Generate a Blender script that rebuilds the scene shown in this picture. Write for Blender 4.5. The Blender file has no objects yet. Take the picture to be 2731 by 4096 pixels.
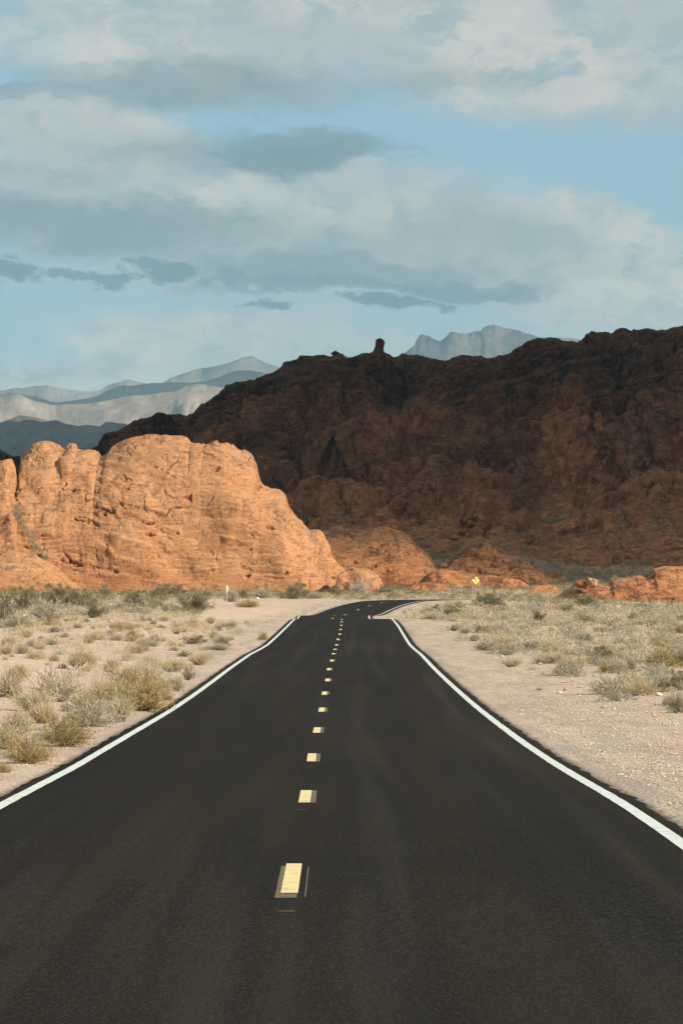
import bpy, math, random
import numpy as np
from mathutils import Vector

random.seed(7)
RNG = np.random.default_rng(11)
SC = bpy.context.scene
COL = SC.collection
R = math.radians

# ------------------------------------------------------------------ camera
EYE = 2.26
FPX = 14282.0            # focal length in pixels of the 4096 px high photograph
HOR = 2348.0             # horizon row of the photograph
cam_d = bpy.data.cameras.new('camera')
cam = bpy.data.objects.new('camera', cam_d)
COL.objects.link(cam)
cam.location = (0, 0, EYE)
cam_d.sensor_fit = 'VERTICAL'
cam_d.sensor_height = 36.0
cam_d.sensor_width = 24.0
cam_d.lens = FPX / 4096 * 36.0
cam.rotation_euler = (math.pi / 2 + math.atan((HOR - 2048) / FPX), 0, 0)
cam_d.clip_start = 0.5
cam_d.clip_end = 60000
SC.camera = cam

# ------------------------------------------------------------------ sun and sky
SUN_EL = R(32)
SUN_AZ = R(55)           # from straight behind the camera towards the right
S = np.array([math.sin(SUN_AZ) * math.cos(SUN_EL), -math.cos(SUN_AZ) * math.cos(SUN_EL), math.sin(SUN_EL)])
sun_d = bpy.data.lights.new('sun', 'SUN')
sun_d.energy = 5.0
sun_d.angle = R(0.53)
sun_d.color = (1.0, 0.90, 0.76)
sun = bpy.data.objects.new('sun', sun_d)
COL.objects.link(sun)
sun.rotation_euler = Vector(S).to_track_quat('Z', 'Y').to_euler()
sun.location = (60, -40, 60)

V = SC.view_settings
V.view_transform = 'Standard'
V.look = 'None'
V.gamma = 1.0
V.exposure = 0.4
V.use_curve_mapping = False
SC.display_settings.display_device = 'sRGB'
try:
    SC.cycles.max_bounces = 5
    SC.cycles.diffuse_bounces = 3
    SC.cycles.glossy_bounces = 2
    SC.cycles.transmission_bounces = 2
    SC.cycles.transparent_max_bounces = 8
    SC.cycles.volume_bounces = 0
    SC.cycles.use_denoising = True
    SC.cycles.sample_clamp_indirect = 4
    SC.cycles.use_adaptive_sampling = True
    SC.cycles.adaptive_threshold = 0.02
except Exception:
    pass


class G:
    """short node-graph builder"""
    def __init__(self, nt):
        self.nt = nt
        nt.nodes.clear()

    def n(self, typ, ins=None, out=0, **kw):
        nd = self.nt.nodes.new('ShaderNode' + typ)
        for k, v in kw.items():
            setattr(nd, k, v)
        for k, v in (ins or {}).items():
            if isinstance(v, bpy.types.NodeSocket):
                self.nt.links.new(v, nd.inputs[k])
            else:
                nd.inputs[k].default_value = v
        if out is None or not len(nd.outputs): return nd
        return nd.outputs[out]

    def m(self, op, a, b=None, c=None, clamp=False):
        ins = {0: a}
        if b is not None: ins[1] = b
        if c is not None: ins[2] = c
        return self.n('Math', ins, operation=op, use_clamp=clamp)

    def vm(self, op, a, b=None, out=0):
        ins = {0: a}
        if b is not None: ins[1] = b
        return self.n('VectorMath', ins, out=out, operation=op)

    def scale(self, v, s):
        return self.vm('MULTIPLY', v, tuple(s) if not isinstance(s, (int, float)) else (s, s, s))

    def noise(self, vec, sc, det=4, rough=0.55, dist=0.0):
        return self.n('TexNoise', {'Vector': vec, 'Scale': sc, 'Detail': det, 'Roughness': rough, 'Distortion': dist})

    def ramp(self, fac, lo, hi, a=0.0, b=1.0, smooth=True):
        return self.n('MapRange', {'Value': fac, 'From Min': lo, 'From Max': hi, 'To Min': a, 'To Max': b},
                      interpolation_type='SMOOTHSTEP' if smooth else 'LINEAR')

    def mix(self, f, a, b, mode='MIX'):
        nd = self.nt.nodes.new('ShaderNodeMix')
        nd.data_type = 'RGBA'
        nd.blend_type = mode
        for i, v in ((0, f), (6, a), (7, b)):
            if isinstance(v, bpy.types.NodeSocket):
                self.nt.links.new(v, nd.inputs[i])
            else:
                if i and len(v) == 3: v = tuple(v) + (1,)
                nd.inputs[i].default_value = v
        return nd.outputs[2]


def lin(r, g, b):
    return tuple(((c / 255 + 0.055) / 1.055) ** 2.4 if c > 10 else c / 255 / 12.92 for c in (r, g, b))


# sky: Nishita daylight with cloud banks laid out by direction
W = bpy.data.worlds.new('World')
SC.world = W
W.use_nodes = True
g = G(W.node_tree)
tc = g.n('TexCoord', out='Generated')
sep = g.n('SeparateXYZ', {0: tc}, out=None)
X, Y, Z = sep.outputs
hor = g.m('SQRT', g.m('ADD', g.m('MULTIPLY', X, X), g.m('MULTIPLY', Y, Y)))
az = g.m('ARCTAN2', X, Y)
el = g.m('DIVIDE', Z, g.m('MAXIMUM', hor, 0.02))
uv = g.n('CombineXYZ', {0: g.m('MULTIPLY', az, 10.0), 1: g.m('MULTIPLY', el, 10.0), 2: 0.0})   # frame: u -0.96..0.96, v up to 1.64
w1 = g.n('TexNoise', {'Vector': g.scale(uv, (1.0, 2.2, 1)), 'Scale': 2.4, 'Detail': 7.0, 'Roughness': 0.55}, out='Color')
w2 = g.n('TexNoise', {'Vector': g.scale(uv, (1.0, 1.7, 1)), 'Scale': 11.0, 'Detail': 6.0, 'Roughness': 0.6}, out='Color')
warp = g.vm('ADD', g.vm('MULTIPLY', g.vm('SUBTRACT', w1, (.5, .5, .5)), (.42, .17, 0)),
            g.vm('MULTIPLY', g.vm('SUBTRACT', w2, (.5, .5, .5)), (.20, .11, 0)))
puv = g.vm('ADD', uv, warp)
fine = g.noise(g.scale(puv, (1, 1.8, 1)), 5.0, 8, 0.6)
soft = g.noise(g.scale(uv, (1, 2.2, 1)), 1.7, 5, 0.5)


def blob(cx, cy, rx, ry, s=1.0, edge=0.75):
    """cloud lobe; centre and radii in tenths of a radian, given through the scale 820 per tenth"""
    c = ((cx - 784) / 820.0, (1348 - cy) / 820.0, 0)
    v = g.vm('MULTIPLY', g.vm('SUBTRACT', puv, c), (820.0 / rx, 820.0 / ry, 0))
    ln = g.vm('LENGTH', v, out=1)
    return g.ramp(ln, 1 + edge * .5, 1 - edge * .5, 0, s)


def union(lst):
    r = lst[0]
    for x in lst[1:]:
        r = g.m('MAXIMUM', r, x)
    return r


light = [blob(900, 40, 1000, 120, 1), blob(1250, 165, 400, 115, 1), blob(470, 130, 420, 110, .95), blob(1480, 225, 140, 80, .95), blob(1560, 120, 150, 110, .8),
         blob(60, 80, 190, 80, .7), blob(110, 330, 280, 125, 1), blob(330, 375, 180, 80, 1), blob(30, 440, 190, 70, .9),
         blob(560, 470, 600, 110, .95), blob(1130, 560, 470, 112, 1, .3), blob(1430, 660, 300, 110, .95), blob(800, 600, 560, 85, .85),
         blob(480, 765, 340, 70, .85), blob(300, 880, 600, 75, 1), blob(620, 800, 300, 60, .7), blob(1500, 1000, 400, 200, .4), blob(720, 850, 500, 70, .55), blob(180, 490, 360, 85, .95), blob(1300, 760, 400, 50, .4)]
dark = [blob(430, 200, 350, 60, .7, 1.1), blob(90, 212, 140, 20, .6), blob(650, 210, 260, 30, .4, 1.2), blob(690, 347, 210, 50, .85, .8), blob(500, 355, 260, 38, .45, 1.2),
        blob(190, 520, 460, 62, .85, 1.1), blob(620, 555, 380, 70, .5, 1.3), blob(740, 620, 360, 48, .85, .9), blob(1050, 660, 230, 28, .8, .9),
        blob(30, 627, 62, 30, .9, .6), blob(150, 629, 60, 17, .8, .6), blob(235, 627, 52, 24, .8, .6), blob(345, 608, 68, 38, .9, .6),
        blob(485, 630, 70, 18, .8, .6), blob(890, 702, 125, 19, 1, .6), blob(612, 703, 42, 15, .9, .6), blob(940, 357, 34, 9, .4),
        blob(70, 845, 110, 10, .35), blob(230, 845, 90, 12, .25), blob(250, 170, 90, 40, .4), blob(980, 560, 330, 60, .4, 1.2), blob(1200, 610, 320, 45, .3, 1.2), blob(80, 400, 200, 30, .25, 1.2), blob(900, 190, 300, 35, .3, 1.2)]
inframe = g.m('MULTIPLY', g.m('MULTIPLY', g.ramp(g.m('ABSOLUTE', az), .17, .12), g.ramp(el, .24, .18)), g.ramp(Y, -0.2, 0.2))
dl = g.m('MULTIPLY', union(light), g.ramp(fine, .25, .48, .7, 1.0))
dd = g.m('MULTIPLY', union(dark), g.ramp(fine, .25, .55, .7, 1.0))
# the same kind of broken cloud everywhere else in the sky
cp = g.vm('DIVIDE', tc, g.n('CombineXYZ', {0: g.m('ADD', g.m('MAXIMUM', Z, 0), .12), 1: g.m('ADD', g.m('MAXIMUM', Z, 0), .12), 2: 1.0}))
gen = g.noise(g.scale(cp, (1, 1, .2)), 1.3, 8, 0.55, .3)
gen2 = g.noise(g.scale(g.vm('ADD', cp, (3.1, .4, 0)), (1, 1, .2)), 1.1, 6, 0.5)
gl = g.ramp(gen, .42, .60, 0, .85)
gd = g.ramp(gen2, .52, .68, 0, .8)
gd = g.m('MULTIPLY', gd, gl)
dl = g.m('ADD', g.m('MULTIPLY', dl, inframe), g.m('MULTIPLY', gl, g.m('SUBTRACT', 1.0, inframe)), clamp=True)
dd = g.m('ADD', g.m('MULTIPLY', dd, inframe), g.m('MULTIPLY', gd, g.m('SUBTRACT', 1.0, inframe)), clamp=True)
sky = g.n('TexSky', sky_type='NISHITA', sun_disc=False, sun_elevation=SUN_EL, sun_rotation=math.pi - SUN_AZ,
          air_density=1.0, dust_density=1.0, ozone_density=1.2, altitude=600)
SKY_K = 0.10
nish = g.vm('MULTIPLY', sky, (SKY_K, SKY_K, SKY_K))
clear = g.mix(g.ramp(el, 0.0, .14), lin(152, 188, 196), lin(150, 191, 212))
base = g.mix(.82, nish, clear)
det = g.noise(g.scale(puv, (1, 1.5, 1)), 9.0, 7, .6)
lcol = g.mix(g.ramp(soft, .38, .62), lin(184, 192, 194), lin(212, 210, 203))
lcol = g.mix(g.ramp(g.m('ADD', g.m('MULTIPLY', fine, .55), g.m('MULTIPLY', det, .45)), .38, .56), lin(168, 183, 187), lcol)
dcol = g.mix(g.ramp(fine, .3, .7), lin(106, 136, 146), lin(134, 157, 164))
c1 = g.mix(dl, base, lcol)
c2 = g.mix(dd, c1, dcol)
d2 = union([blob(25, 628, 58, 27, .85, .5), blob(150, 630, 52, 14, .7, .5), blob(235, 628, 46, 20, .75, .5), blob(345, 608, 62, 33, .85, .5), blob(490, 631, 60, 14, .6, .6), blob(888, 702, 118, 15, .95, .45), blob(612, 704, 36, 12, .9, .45),
            blob(700, 362, 190, 26, .5, .8), blob(800, 655, 330, 18, .55, .8), blob(1100, 670, 150, 14, .5, .7)])
c2 = g.mix(g.m('MULTIPLY', g.m('MULTIPLY', d2, inframe), g.ramp(det, .3, .55, .6, 1.0)), c2, lin(104, 138, 149))
bg = g.n('Background', {'Color': c2, 'Strength': 0.76})
g.n('OutputWorld', {'Surface': bg})
try:
    W.cycles.sampling_method = 'MANUAL'
    W.cycles.sample_map_resolution = 512
except Exception:
    pass


# ------------------------------------------------------------------ noise
def _hash(ix, iy, iz, seed):
    h = (ix.astype(np.int64) * 374761393 + iy.astype(np.int64) * 668265263 + iz.astype(np.int64) * 2147483647 + seed * 974634777) & 0xFFFFFFFF
    h = ((h ^ (h >> 13)) * 1274126177) & 0xFFFFFFFF
    h = ((h ^ (h >> 16)) * 2246822519) & 0xFFFFFFFF
    return ((h ^ (h >> 15)) & 0xFFFFFF).astype(np.float64) / 16777215.0


def vn(P, seed=0):
    """value noise -1..1"""
    i = np.floor(P).astype(np.int64)
    f = P - i
    f = f * f * f * (f * (f * 6 - 15) + 10)
    r = 0
    for dx in (0, 1):
        wx = f[:, 0] if dx else 1 - f[:, 0]
        for dy in (0, 1):
            wy = f[:, 1] if dy else 1 - f[:, 1]
            for dz in (0, 1):
                wz = f[:, 2] if dz else 1 - f[:, 2]
                r = r + wx * wy * wz * _hash(i[:, 0] + dx, i[:, 1] + dy, i[:, 2] + dz, seed)
    return r * 2 - 1


def fbm(P, octv=4, seed=0, gain=.5, lac=2.03):
    r = 0; a = 1.0; t = 0
    for o in range(octv):
        r = r + a * vn(P * lac ** o + 17.3 * o, seed + o * 7)
        t += a; a *= gain
    return r / t


def worley(P, seed=0, jit=.9):
    """F1, F2, id"""
    i = np.floor(P).astype(np.int64)
    f1 = np.full(len(P), 9.0); f2 = np.full(len(P), 9.0); cid = np.zeros(len(P))
    for dx in (-1, 0, 1):
        for dy in (-1, 0, 1):
            for dz in (-1, 0, 1):
                a, b, c = i[:, 0] + dx, i[:, 1] + dy, i[:, 2] + dz
                px = a + .5 + jit * (_hash(a, b, c, seed + 1) - .5)
                py = b + .5 + jit * (_hash(a, b, c, seed + 2) - .5)
                pz = c + .5 + jit * (_hash(a, b, c, seed + 3) - .5)
                d = np.sqrt((P[:, 0] - px) ** 2 + (P[:, 1] - py) ** 2 + (P[:, 2] - pz) ** 2)
                h = _hash(a, b, c, seed + 4)
                m = d < f1
                f2 = np.where(m, f1, np.minimum(f2, d))
                cid = np.where(m, h, cid)
                f1 = np.where(m, d, f1)
    return f1, f2, cid


def sstep(x, a, b):
    t = np.clip((x - a) / (b - a), 0, 1)
    return t * t * (3 - 2 * t)


# ------------------------------------------------------------------ mesh helpers
def mk_mesh(name, verts, faces, smooth=True, attrs=None):
    """verts (n,3), faces (m,k) array or list of such arrays"""
    me = bpy.data.meshes.new(name)
    if not isinstance(faces, list): faces = [faces]
    faces = [np.asarray(f) for f in faces if len(f)]
    verts = np.asarray(verts, dtype=np.float32)
    me.vertices.add(len(verts))
    me.vertices.foreach_set('co', verts.ravel())
    nl = sum(f.size for f in faces)
    npoly = sum(len(f) for f in faces)
    me.loops.add(nl)
    me.loops.foreach_set('vertex_index', np.concatenate([f.ravel() for f in faces]).astype(np.int32))
    me.polygons.add(npoly)
    st = []; o = 0
    for f in faces:
        st.append(o + np.arange(len(f)) * f.shape[1]); o += f.size
    me.polygons.foreach_set('loop_start', np.concatenate(st).astype(np.int32))
    me.polygons.foreach_set('use_smooth', np.full(npoly, smooth))
    for k, a in (attrs or {}).items():
        at = me.attributes.new(k, 'FLOAT', 'POINT')
        at.data.foreach_set('value', np.asarray(a, dtype=np.float32))
    me.update(calc_edges=True)
    me.validate()
    return me


def link(name, me, mat=None, parent=None, loc=None, rot=None, **props):
    o = bpy.data.objects.new(name, me)
    COL.objects.link(o)
    if mat is not None and not me.materials: me.materials.append(mat)
    if parent is not None: o.parent = parent
    if loc is not None: o.location = loc
    if rot is not None: o.rotation_euler = rot
    for k, v in props.items():
        if v: o[k] = v
    return o


def thing(name, label, category, loc, rotz=0, group=None):
    o = bpy.data.objects.new(name, None)
    COL.objects.link(o)
    o.empty_display_size = .3
    o.location = loc; o.rotation_euler = (0, 0, rotz)
    o['label'] = label; o['category'] = category
    if group: o['group'] = group
    return o


def grid_faces(nr, nc):
    i = np.arange(nr * nc).reshape(nr, nc)
    return np.stack([i[:-1, :-1], i[:-1, 1:], i[1:, 1:], i[1:, :-1]], -1).reshape(-1, 4)


# ------------------------------------------------------------------ materials
def principled(g, col, rough=.9, bump=None, bs=.5, bd=.05, spec=.3, **kw):
    ins = {'Base Color': col, 'Roughness': rough, 'Specular IOR Level': spec}
    ins.update(kw)
    if bump is not None:
        ins['Normal'] = g.n('Bump', {'Strength': bs, 'Distance': bd, 'Height': bump})
    b = g.n('BsdfPrincipled', ins)
    g.n('OutputMaterial', {'Surface': b})
    return b


def newmat(name):
    m = bpy.data.materials.new(name)
    m.use_nodes = True
    return m, G(m.node_tree)


def g_seed(n):
    return float(sum(map(ord, n)) % 17)


def mat_rock(name, c_a, c_b, c_pale, c_varn, tilt=.18, band=1.0, varn=(.53, .66), vstr=.8, bscale=1.0, green=None, red=None, bstr=.9, spkl=.45, line=0.0):
    m, g = newmat(name)
    P = g.n('NewGeometry', out='Position')
    sp = g.n('SeparateXYZ', {0: P}, out=None)
    big = g.noise(P, .09 / bscale, 5, .6)
    med = g.noise(P, .5 / bscale, 7, .65)
    fin = g.noise(P, 3.0 / bscale, 6, .7)
    zt = g.m('ADD', g.m('ADD', sp.outputs[2], g.m('MULTIPLY', sp.outputs[0], tilt)), g.m('MULTIPLY', big, 9.0 * bscale))
    lay = g.n('TexNoise', {'W': g.m('MULTIPLY', zt, 1.3 * band / bscale), 'Scale': 1.0, 'Detail': 6.0, 'Roughness': .75}, noise_dimensions='1D')
    col = g.mix(g.ramp(med, .35, .68), c_a, c_b)
    col = g.mix(g.ramp(lay, .35, .65, 0, .55), col, c_pale)
    col = g.mix(g.ramp(big, .52, .70, 0, .6), col, c_pale)
    streak = g.noise(g.scale(P, (1.0, 1.0, .22)), .75 / bscale, 7, .72, .4)
    patch = g.noise(g.vm('ADD', P, (40, 7, 3)), .13 / bscale, 6, .62)
    v = g.m('MULTIPLY', g.ramp(g.m('ADD', g.m('MULTIPLY', streak, .5), g.m('MULTIPLY', patch, .5)), varn[0], varn[1]), vstr)
    col = g.mix(v, col, c_varn)
    spk = g.ramp(g.noise(P, 2.1 / bscale, 4, .8), .60, .74, 0, spkl)
    if line: col = g.mix(g.ramp(lay, .52, .34, 0, line), col, c_varn)
    col = g.mix(spk, col, c_varn)
    if red is not None:         # fresher lower slopes; upper face coloured darker to add cloud shade
        fr = g.n('Attribute', out='Fac', attribute_name='fresh_less_shade')
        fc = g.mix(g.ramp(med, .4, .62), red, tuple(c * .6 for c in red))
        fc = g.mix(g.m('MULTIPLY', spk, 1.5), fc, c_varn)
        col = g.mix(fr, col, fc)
    if green is not None:       # lichen and low scrub on the ledges
        nz = g.n('SeparateXYZ', {0: g.n('NewGeometry', out='Normal')}, out=2)
        gg = g.m('MULTIPLY', g.ramp(g.noise(P, .55 / bscale, 5, .75), .56, .62), g.ramp(nz, .35, .75))
        col = g.mix(gg, col, green)
    crk = g.n('TexNoise', {'Vector': g.scale(P, (.5, .5, 3.2)), 'Scale': .9 / bscale, 'Detail': 9.0, 'Roughness': .72, 'Distortion': .6})
    ln = g.n('TexNoise', {'Vector': g.vm('ADD', g.scale(P, (.30, .30, 1.5)), (5, 2, g_seed(name))), 'Scale': 1.0 / bscale, 'Detail': 5.0, 'Roughness': .55, 'Distortion': .3})
    ln2 = g.n('TexNoise', {'Vector': g.scale(P, (1.2, 1.2, .45)), 'Scale': .8 / bscale, 'Detail': 4.0, 'Roughness': .5, 'Distortion': .4})
    a1 = g.ramp(g.m('ABSOLUTE', g.m('SUBTRACT', ln, .5)), .0, .016)
    a2 = g.m('MAXIMUM', g.ramp(g.m('ABSOLUTE', g.m('SUBTRACT', ln2, .5)), .0, .014), g.ramp(patch, .5, .42))
    a1 = g.m('MAXIMUM', a1, g.ramp(streak, .50, .44))
    cr = g.m('MULTIPLY', a1, a2)
    col = g.mix(g.m('MULTIPLY', g.m('SUBTRACT', 1.0, cr), .6), col, c_varn)  # crack lines darkened in the colour, standing in for their shadow
    h = g.m('ADD', g.m('MULTIPLY', crk, 1.0), g.m('MULTIPLY', fin, .35))
    h = g.m('ADD', h, g.m('MULTIPLY', cr, .7))
    h = g.m('ADD', h, g.m('MULTIPLY', lay, .35))
    principled(g, col, .95, h, bstr, .5 * bscale, .1)
    return m


M_ORANGE = mat_rock('orange_sandstone', (.49, .238, .108), (.455, .212, .092), (.54, .298, .155), (.26, .122, .064), varn=(.53, .63), vstr=.75, bstr=.7, spkl=.35)
M_RED = mat_rock('red_sandstone', (.52, .222, .090), (.46, .182, .072), (.58, .28, .125), (.17, .068, .038), varn=(.50, .60), vstr=.8)
M_BOULDER = mat_rock('varnished_sandstone', (.42, .16, .068), (.34, .125, .055), (.48, .20, .09), (.10, .045, .03), varn=(.50, .58), vstr=.85, bscale=.5)
M_DARK = mat_rock('varnished_cliff', (.105, .042, .024), (.062, .026, .017), (.23, .088, .043), (.020, .011, .009), tilt=-.35, band=1.0, line=.6, varn=(.46, .60), vstr=.85, bscale=1.7, red=(.56, .200, .078))  # varnish tones deepened in the colour to add to the cloud shade


def mat_ground():
    m, g = newmat('desert_sand')
    P = g.n('NewGeometry', out='Position')
    big = g.noise(P, .05, 5, .6)
    med = g.noise(P, .9, 6, .65)
    fin = g.noise(P, 9.0, 4, .7)
    col = g.mix(g.ramp(big, .35, .65), (.57, .395, .275), (.50, .365, .262))
    col = g.mix(g.ramp(med, .4, .68, 0, .7), col, (.66, .505, .375))
    vor = g.n('TexVoronoi', {'Vector': P, 'Scale': 14.0}, out='Color')
    vd = g.n('TexVoronoi', {'Vector': P, 'Scale': 14.0}, out='Distance')
    sv = g.n('SeparateColor', {0: vor}, out=0)
    col = g.mix(g.ramp(sv, .55, 1.0, 0, .5, False), col, (.74, .60, .47))
    col = g.mix(g.ramp(sv, .0, .3, .5, 0, False), col, (.36, .25, .18))
    col = g.mix(g.ramp(fin, .55, .72, 0, .45), col, (.33, .24, .18))
    sh = g.n('Attribute', out='Fac', attribute_name='shoulder')
    rut = g.noise(g.scale(P, (1.0, .07, 1)), 1.6, 6, .65)
    col = g.mix(g.m('MULTIPLY', sh, g.ramp(rut, .42, .60, .15, .75)), col, (.36, .285, .225))
    col = g.mix(g.m('MULTIPLY', g.ramp(g.noise(P, .35, 6, .7), .52, .66), .45), col, (.40, .25, .16))
    red = g.n('Attribute', out='Fac', attribute_name='red')
    col = g.mix(red, col, (.42, .17, .075))
    aw = g.n('Attribute', out='Fac', attribute_name='asphalt_dust')
    edge = g.ramp(g.m('ADD', aw, g.m('MULTIPLY', g.m('SUBTRACT', g.noise(P, 5.0, 7, .75), .5), .8)), .30, .80)
    col = g.mix(edge, col, (.055, .045, .036))
    h = g.m('ADD', g.m('MULTIPLY', g.ramp(vd, .0, .6), -.3), g.m('ADD', g.m('MULTIPLY', fin, .3), med))
    principled(g, col, .95, h, .9, .07, .1)
    return m


def mat_asphalt():
    m, g = newmat('asphalt')
    a = g.n('Attribute', out='Fac', attribute_name='across')   # metres from the centre line
    b = g.n('Attribute', out='Fac', attribute_name='along')
    P = g.n('NewGeometry', out='Position')
    uv = g.n('CombineXYZ', {0: a, 1: b, 2: 0.0})
    st = g.noise(g.scale(uv, (1, .035, 1)), 1.1, 5, .6, .3)
    st2 = g.noise(g.scale(g.vm('ADD', uv, (9, 4, 0)), (1.5, .02, 1)), 1.0, 4, .5)
    pt = g.noise(g.scale(uv, (1, .25, 1)), .35, 6, .65)
    fin = g.noise(P, 45.0, 3, .8)
    col = g.mix(g.ramp(st, .35, .65), (.0085, .0072, .0052), (.0225, .0155, .0100))
    col = g.mix(g.ramp(pt, .5, .70, 0, .75), col, (.0085, .0078, .0065))
    col = g.mix(g.ramp(st2, .5, .7, 0, .6), col, (.038, .029, .0225))
    mot = g.noise(P, 14.0, 4, .75)
    col = g.mix(g.ramp(mot, .50, .66, 0, .45), col, (.034, .027, .020))
    col = g.mix(g.ramp(fin, .54, .66, 0, .85), col, (.088, .074, .052))
    col = g.mix(g.ramp(fin, .47, .33, 0, .85), col, (.0035, .0032, .003))
    scr = g.noise(g.scale(uv, (.7, 16.0, 1)), 1.0, 2, .5)
    scm = g.noise(g.scale(g.vm('ADD', uv, (3, 8, 0)), (1, .4, 1)), 1.6, 3, .6)
    col = g.mix(g.m('MULTIPLY', g.ramp(scr, .72, .76, 0, .5), g.ramp(scm, .56, .62)), col, (.14, .125, .105))
    principled(g, col, g.ramp(st, .3, .7, .80, .95), fin, .6, .012, .05)
    return m


def mat_paint(name, col, worn, th=(.50, .66)):
    m, g = newmat(name)
    P = g.n('NewGeometry', out='Position')
    w = g.noise(P, 6.0, 8, .8)
    f = g.noise(P, 60.0, 2, .6)
    c = g.mix(g.ramp(w, th[0], th[1], 0, .8), col, worn)
    c = g.mix(g.ramp(f, .55, .8, 0, .25), c, worn)
    principled(g, c, .85, f, .3, .004, .1)
    return m


def mat_plain(name, col, rough=.7, var=.15, sc=3.0, metal=0.0):
    m, g = newmat(name)
    P = g.n('TexCoord', out='Object')
    w = g.noise(P, sc, 5, .65)
    c = g.mix(g.ramp(w, .3, .7), tuple(x * (1 - var) for x in col), tuple(min(1, x * (1 + var)) for x in col))
    principled(g, c, rough, w, .2, .01, .3, Metallic=metal)
    return m


def mat_plant(name, a, b, c, trans=.25):
    """colour runs from a to b by the per-plant tint, c on single twigs"""
    m, g = newmat(name)
    t = g.n('Attribute', out='Fac', attribute_name='tint')
    oi = g.n('ObjectInfo', out='Random')
    tt = g.m('FRACT', g.m('ADD', t, oi))
    tw = g.n('Attribute', out='Fac', attribute_name='twig')
    col = g.mix(tt, a, b)
    col = g.mix(g.ramp(tw, .4, 1.0, 0, .8, False), col, c)
    d = g.n('BsdfDiffuse', {'Color': col})
    tr = g.n('BsdfTranslucent', {'Color': col})
    mx = g.n('MixShader', {0: trans, 1: d, 2: tr})
    g.n('OutputMaterial', {'Surface': mx})
    return m


M_GROUND = mat_ground()
M_ASPHALT = mat_asphalt()
M_WHITE = mat_paint('white_road_paint', (.64, .65, .585), (.30, .28, .24))
M_YELLOW = mat_paint('yellow_road_paint', (.76, .59, .31), (.40, .29, .15))
M_GHOST = mat_paint('worn_yellow_paint', (.19, .15, .095), (.045, .037, .027), (.35, .75))
M_TICK = mat_paint('brown_layout_paint', (.16, .085, .035), (.02, .017, .014), (.45, .6))
M_TWIG = mat_plant('dry_twigs', (.44, .355, .245), (.56, .465, .34), (.68, .59, .46), .15)
M_GREYTWIG = mat_plant('grey_twigs', (.36, .31, .225), (.52, .45, .335), (.64, .56, .43), .15)
M_STEM = mat_plant('woody_stems', (.20, .16, .11), (.28, .23, .17), (.40, .34, .26), .05)
M_OLIVE = mat_plant('olive_leaves', (.33, .255, .105), (.45, .34, .15), (.58, .45, .24), .3)
M_GREEN = mat_plant('creosote_leaves', (.135, .135, .062), (.20, .185, .085), (.30, .26, .13), .3)
M_GREYLEAF = mat_plant('grey_leaves', (.22, .205, .15), (.33, .30, .225), (.46, .41, .32), .25)
M_STRAW = mat_plant('straw_grass', (.50, .405, .25), (.60, .49, .32), (.70, .60, .43), .25)

# ------------------------------------------------------------------ road line
_d = np.array([-60, 20, 30, 37.5, 48.7, 57.7, 68.8, 76.5, 87, 99.4, 115, 138, 152, 166, 185, 211, 232, 244, 256, 285, 310, 328, 340, 350, 356, 364, 376, 388, 400, 415, 424, 432, 445, 470, 620, 900])
_p = np.array([2.2, 2.24, 2.26, 2.30, 2.45, 2.52, 2.59, 2.63, 2.65, 2.65, 2.63, 2.60, 2.66, 2.68, 2.55, 2.34, 2.20, 2.17, 2.3, 3.2, 3.12, 2.90, 2.72, 2.80, 2.72, 2.38, 2.03, 1.77, 1.57, 1.47, 1.47, 1.62, 2.1, 2.7, 2.7, 2.7])
_ds = np.arange(-60, 900, 1.0)
_pz = np.interp(_ds, _d, _p)
_k = np.exp(-np.linspace(-2.4, 2.4, 13) ** 2); _k /= _k.sum()
_pz = np.convolve(np.pad(_pz, 6, mode='edge'), _k, mode='valid')


def z_road(y):
    return EYE - np.interp(y, _ds, _pz)


_cd = np.array([-60, 20, 37.5, 57.7, 76.5, 115, 166, 211, 242, 300, 328, 342, 352, 364, 376, 388, 400, 405])
_cx = np.array([-.25, -.28, -.29, -.36, -.33, -.31, -.13, .08, .14, -.3, -.75, -.7, .2, 1.6, 2.75, 4.05, 5.6, 6.3])
cy_ = np.concatenate([np.arange(-60, 402, 2.0), [406, 411, 416, 420, 424, 428, 434, 442, 452, 466]])
cx_ = np.interp(np.arange(-60, 402, 2.0), _cd, _cx)
cx_ = np.convolve(np.pad(cx_, 6, mode='edge'), _k, mode='valid')
cx_ = np.concatenate([cx_, [6.7, 8.3, 10.4, 12.8, 15.8, 19.3, 25, 33, 45, 62]])
CL = np.stack([cx_, cy_], 1)
seg = np.linalg.norm(np.diff(CL, axis=0), axis=1)
arc = np.concatenate([[0], np.cumsum(seg)])
sa = np.arange(0, arc[-1], 1.0)
CLx = np.interp(sa, arc, cx_); CLy = np.interp(sa, arc, cy_)
kk = np.ones(9) / 9
CLx = np.convolve(np.pad(CLx, 4, mode='edge'), kk, mode='valid'); CLy = np.convolve(np.pad(CLy, 4, mode='edge'), kk, mode='valid')
tx = np.gradient(CLx); ty = np.gradient(CLy); tl = np.hypot(tx, ty); tx /= tl; ty /= tl
nx_, ny_ = ty, -tx           # to the right of travel


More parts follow.
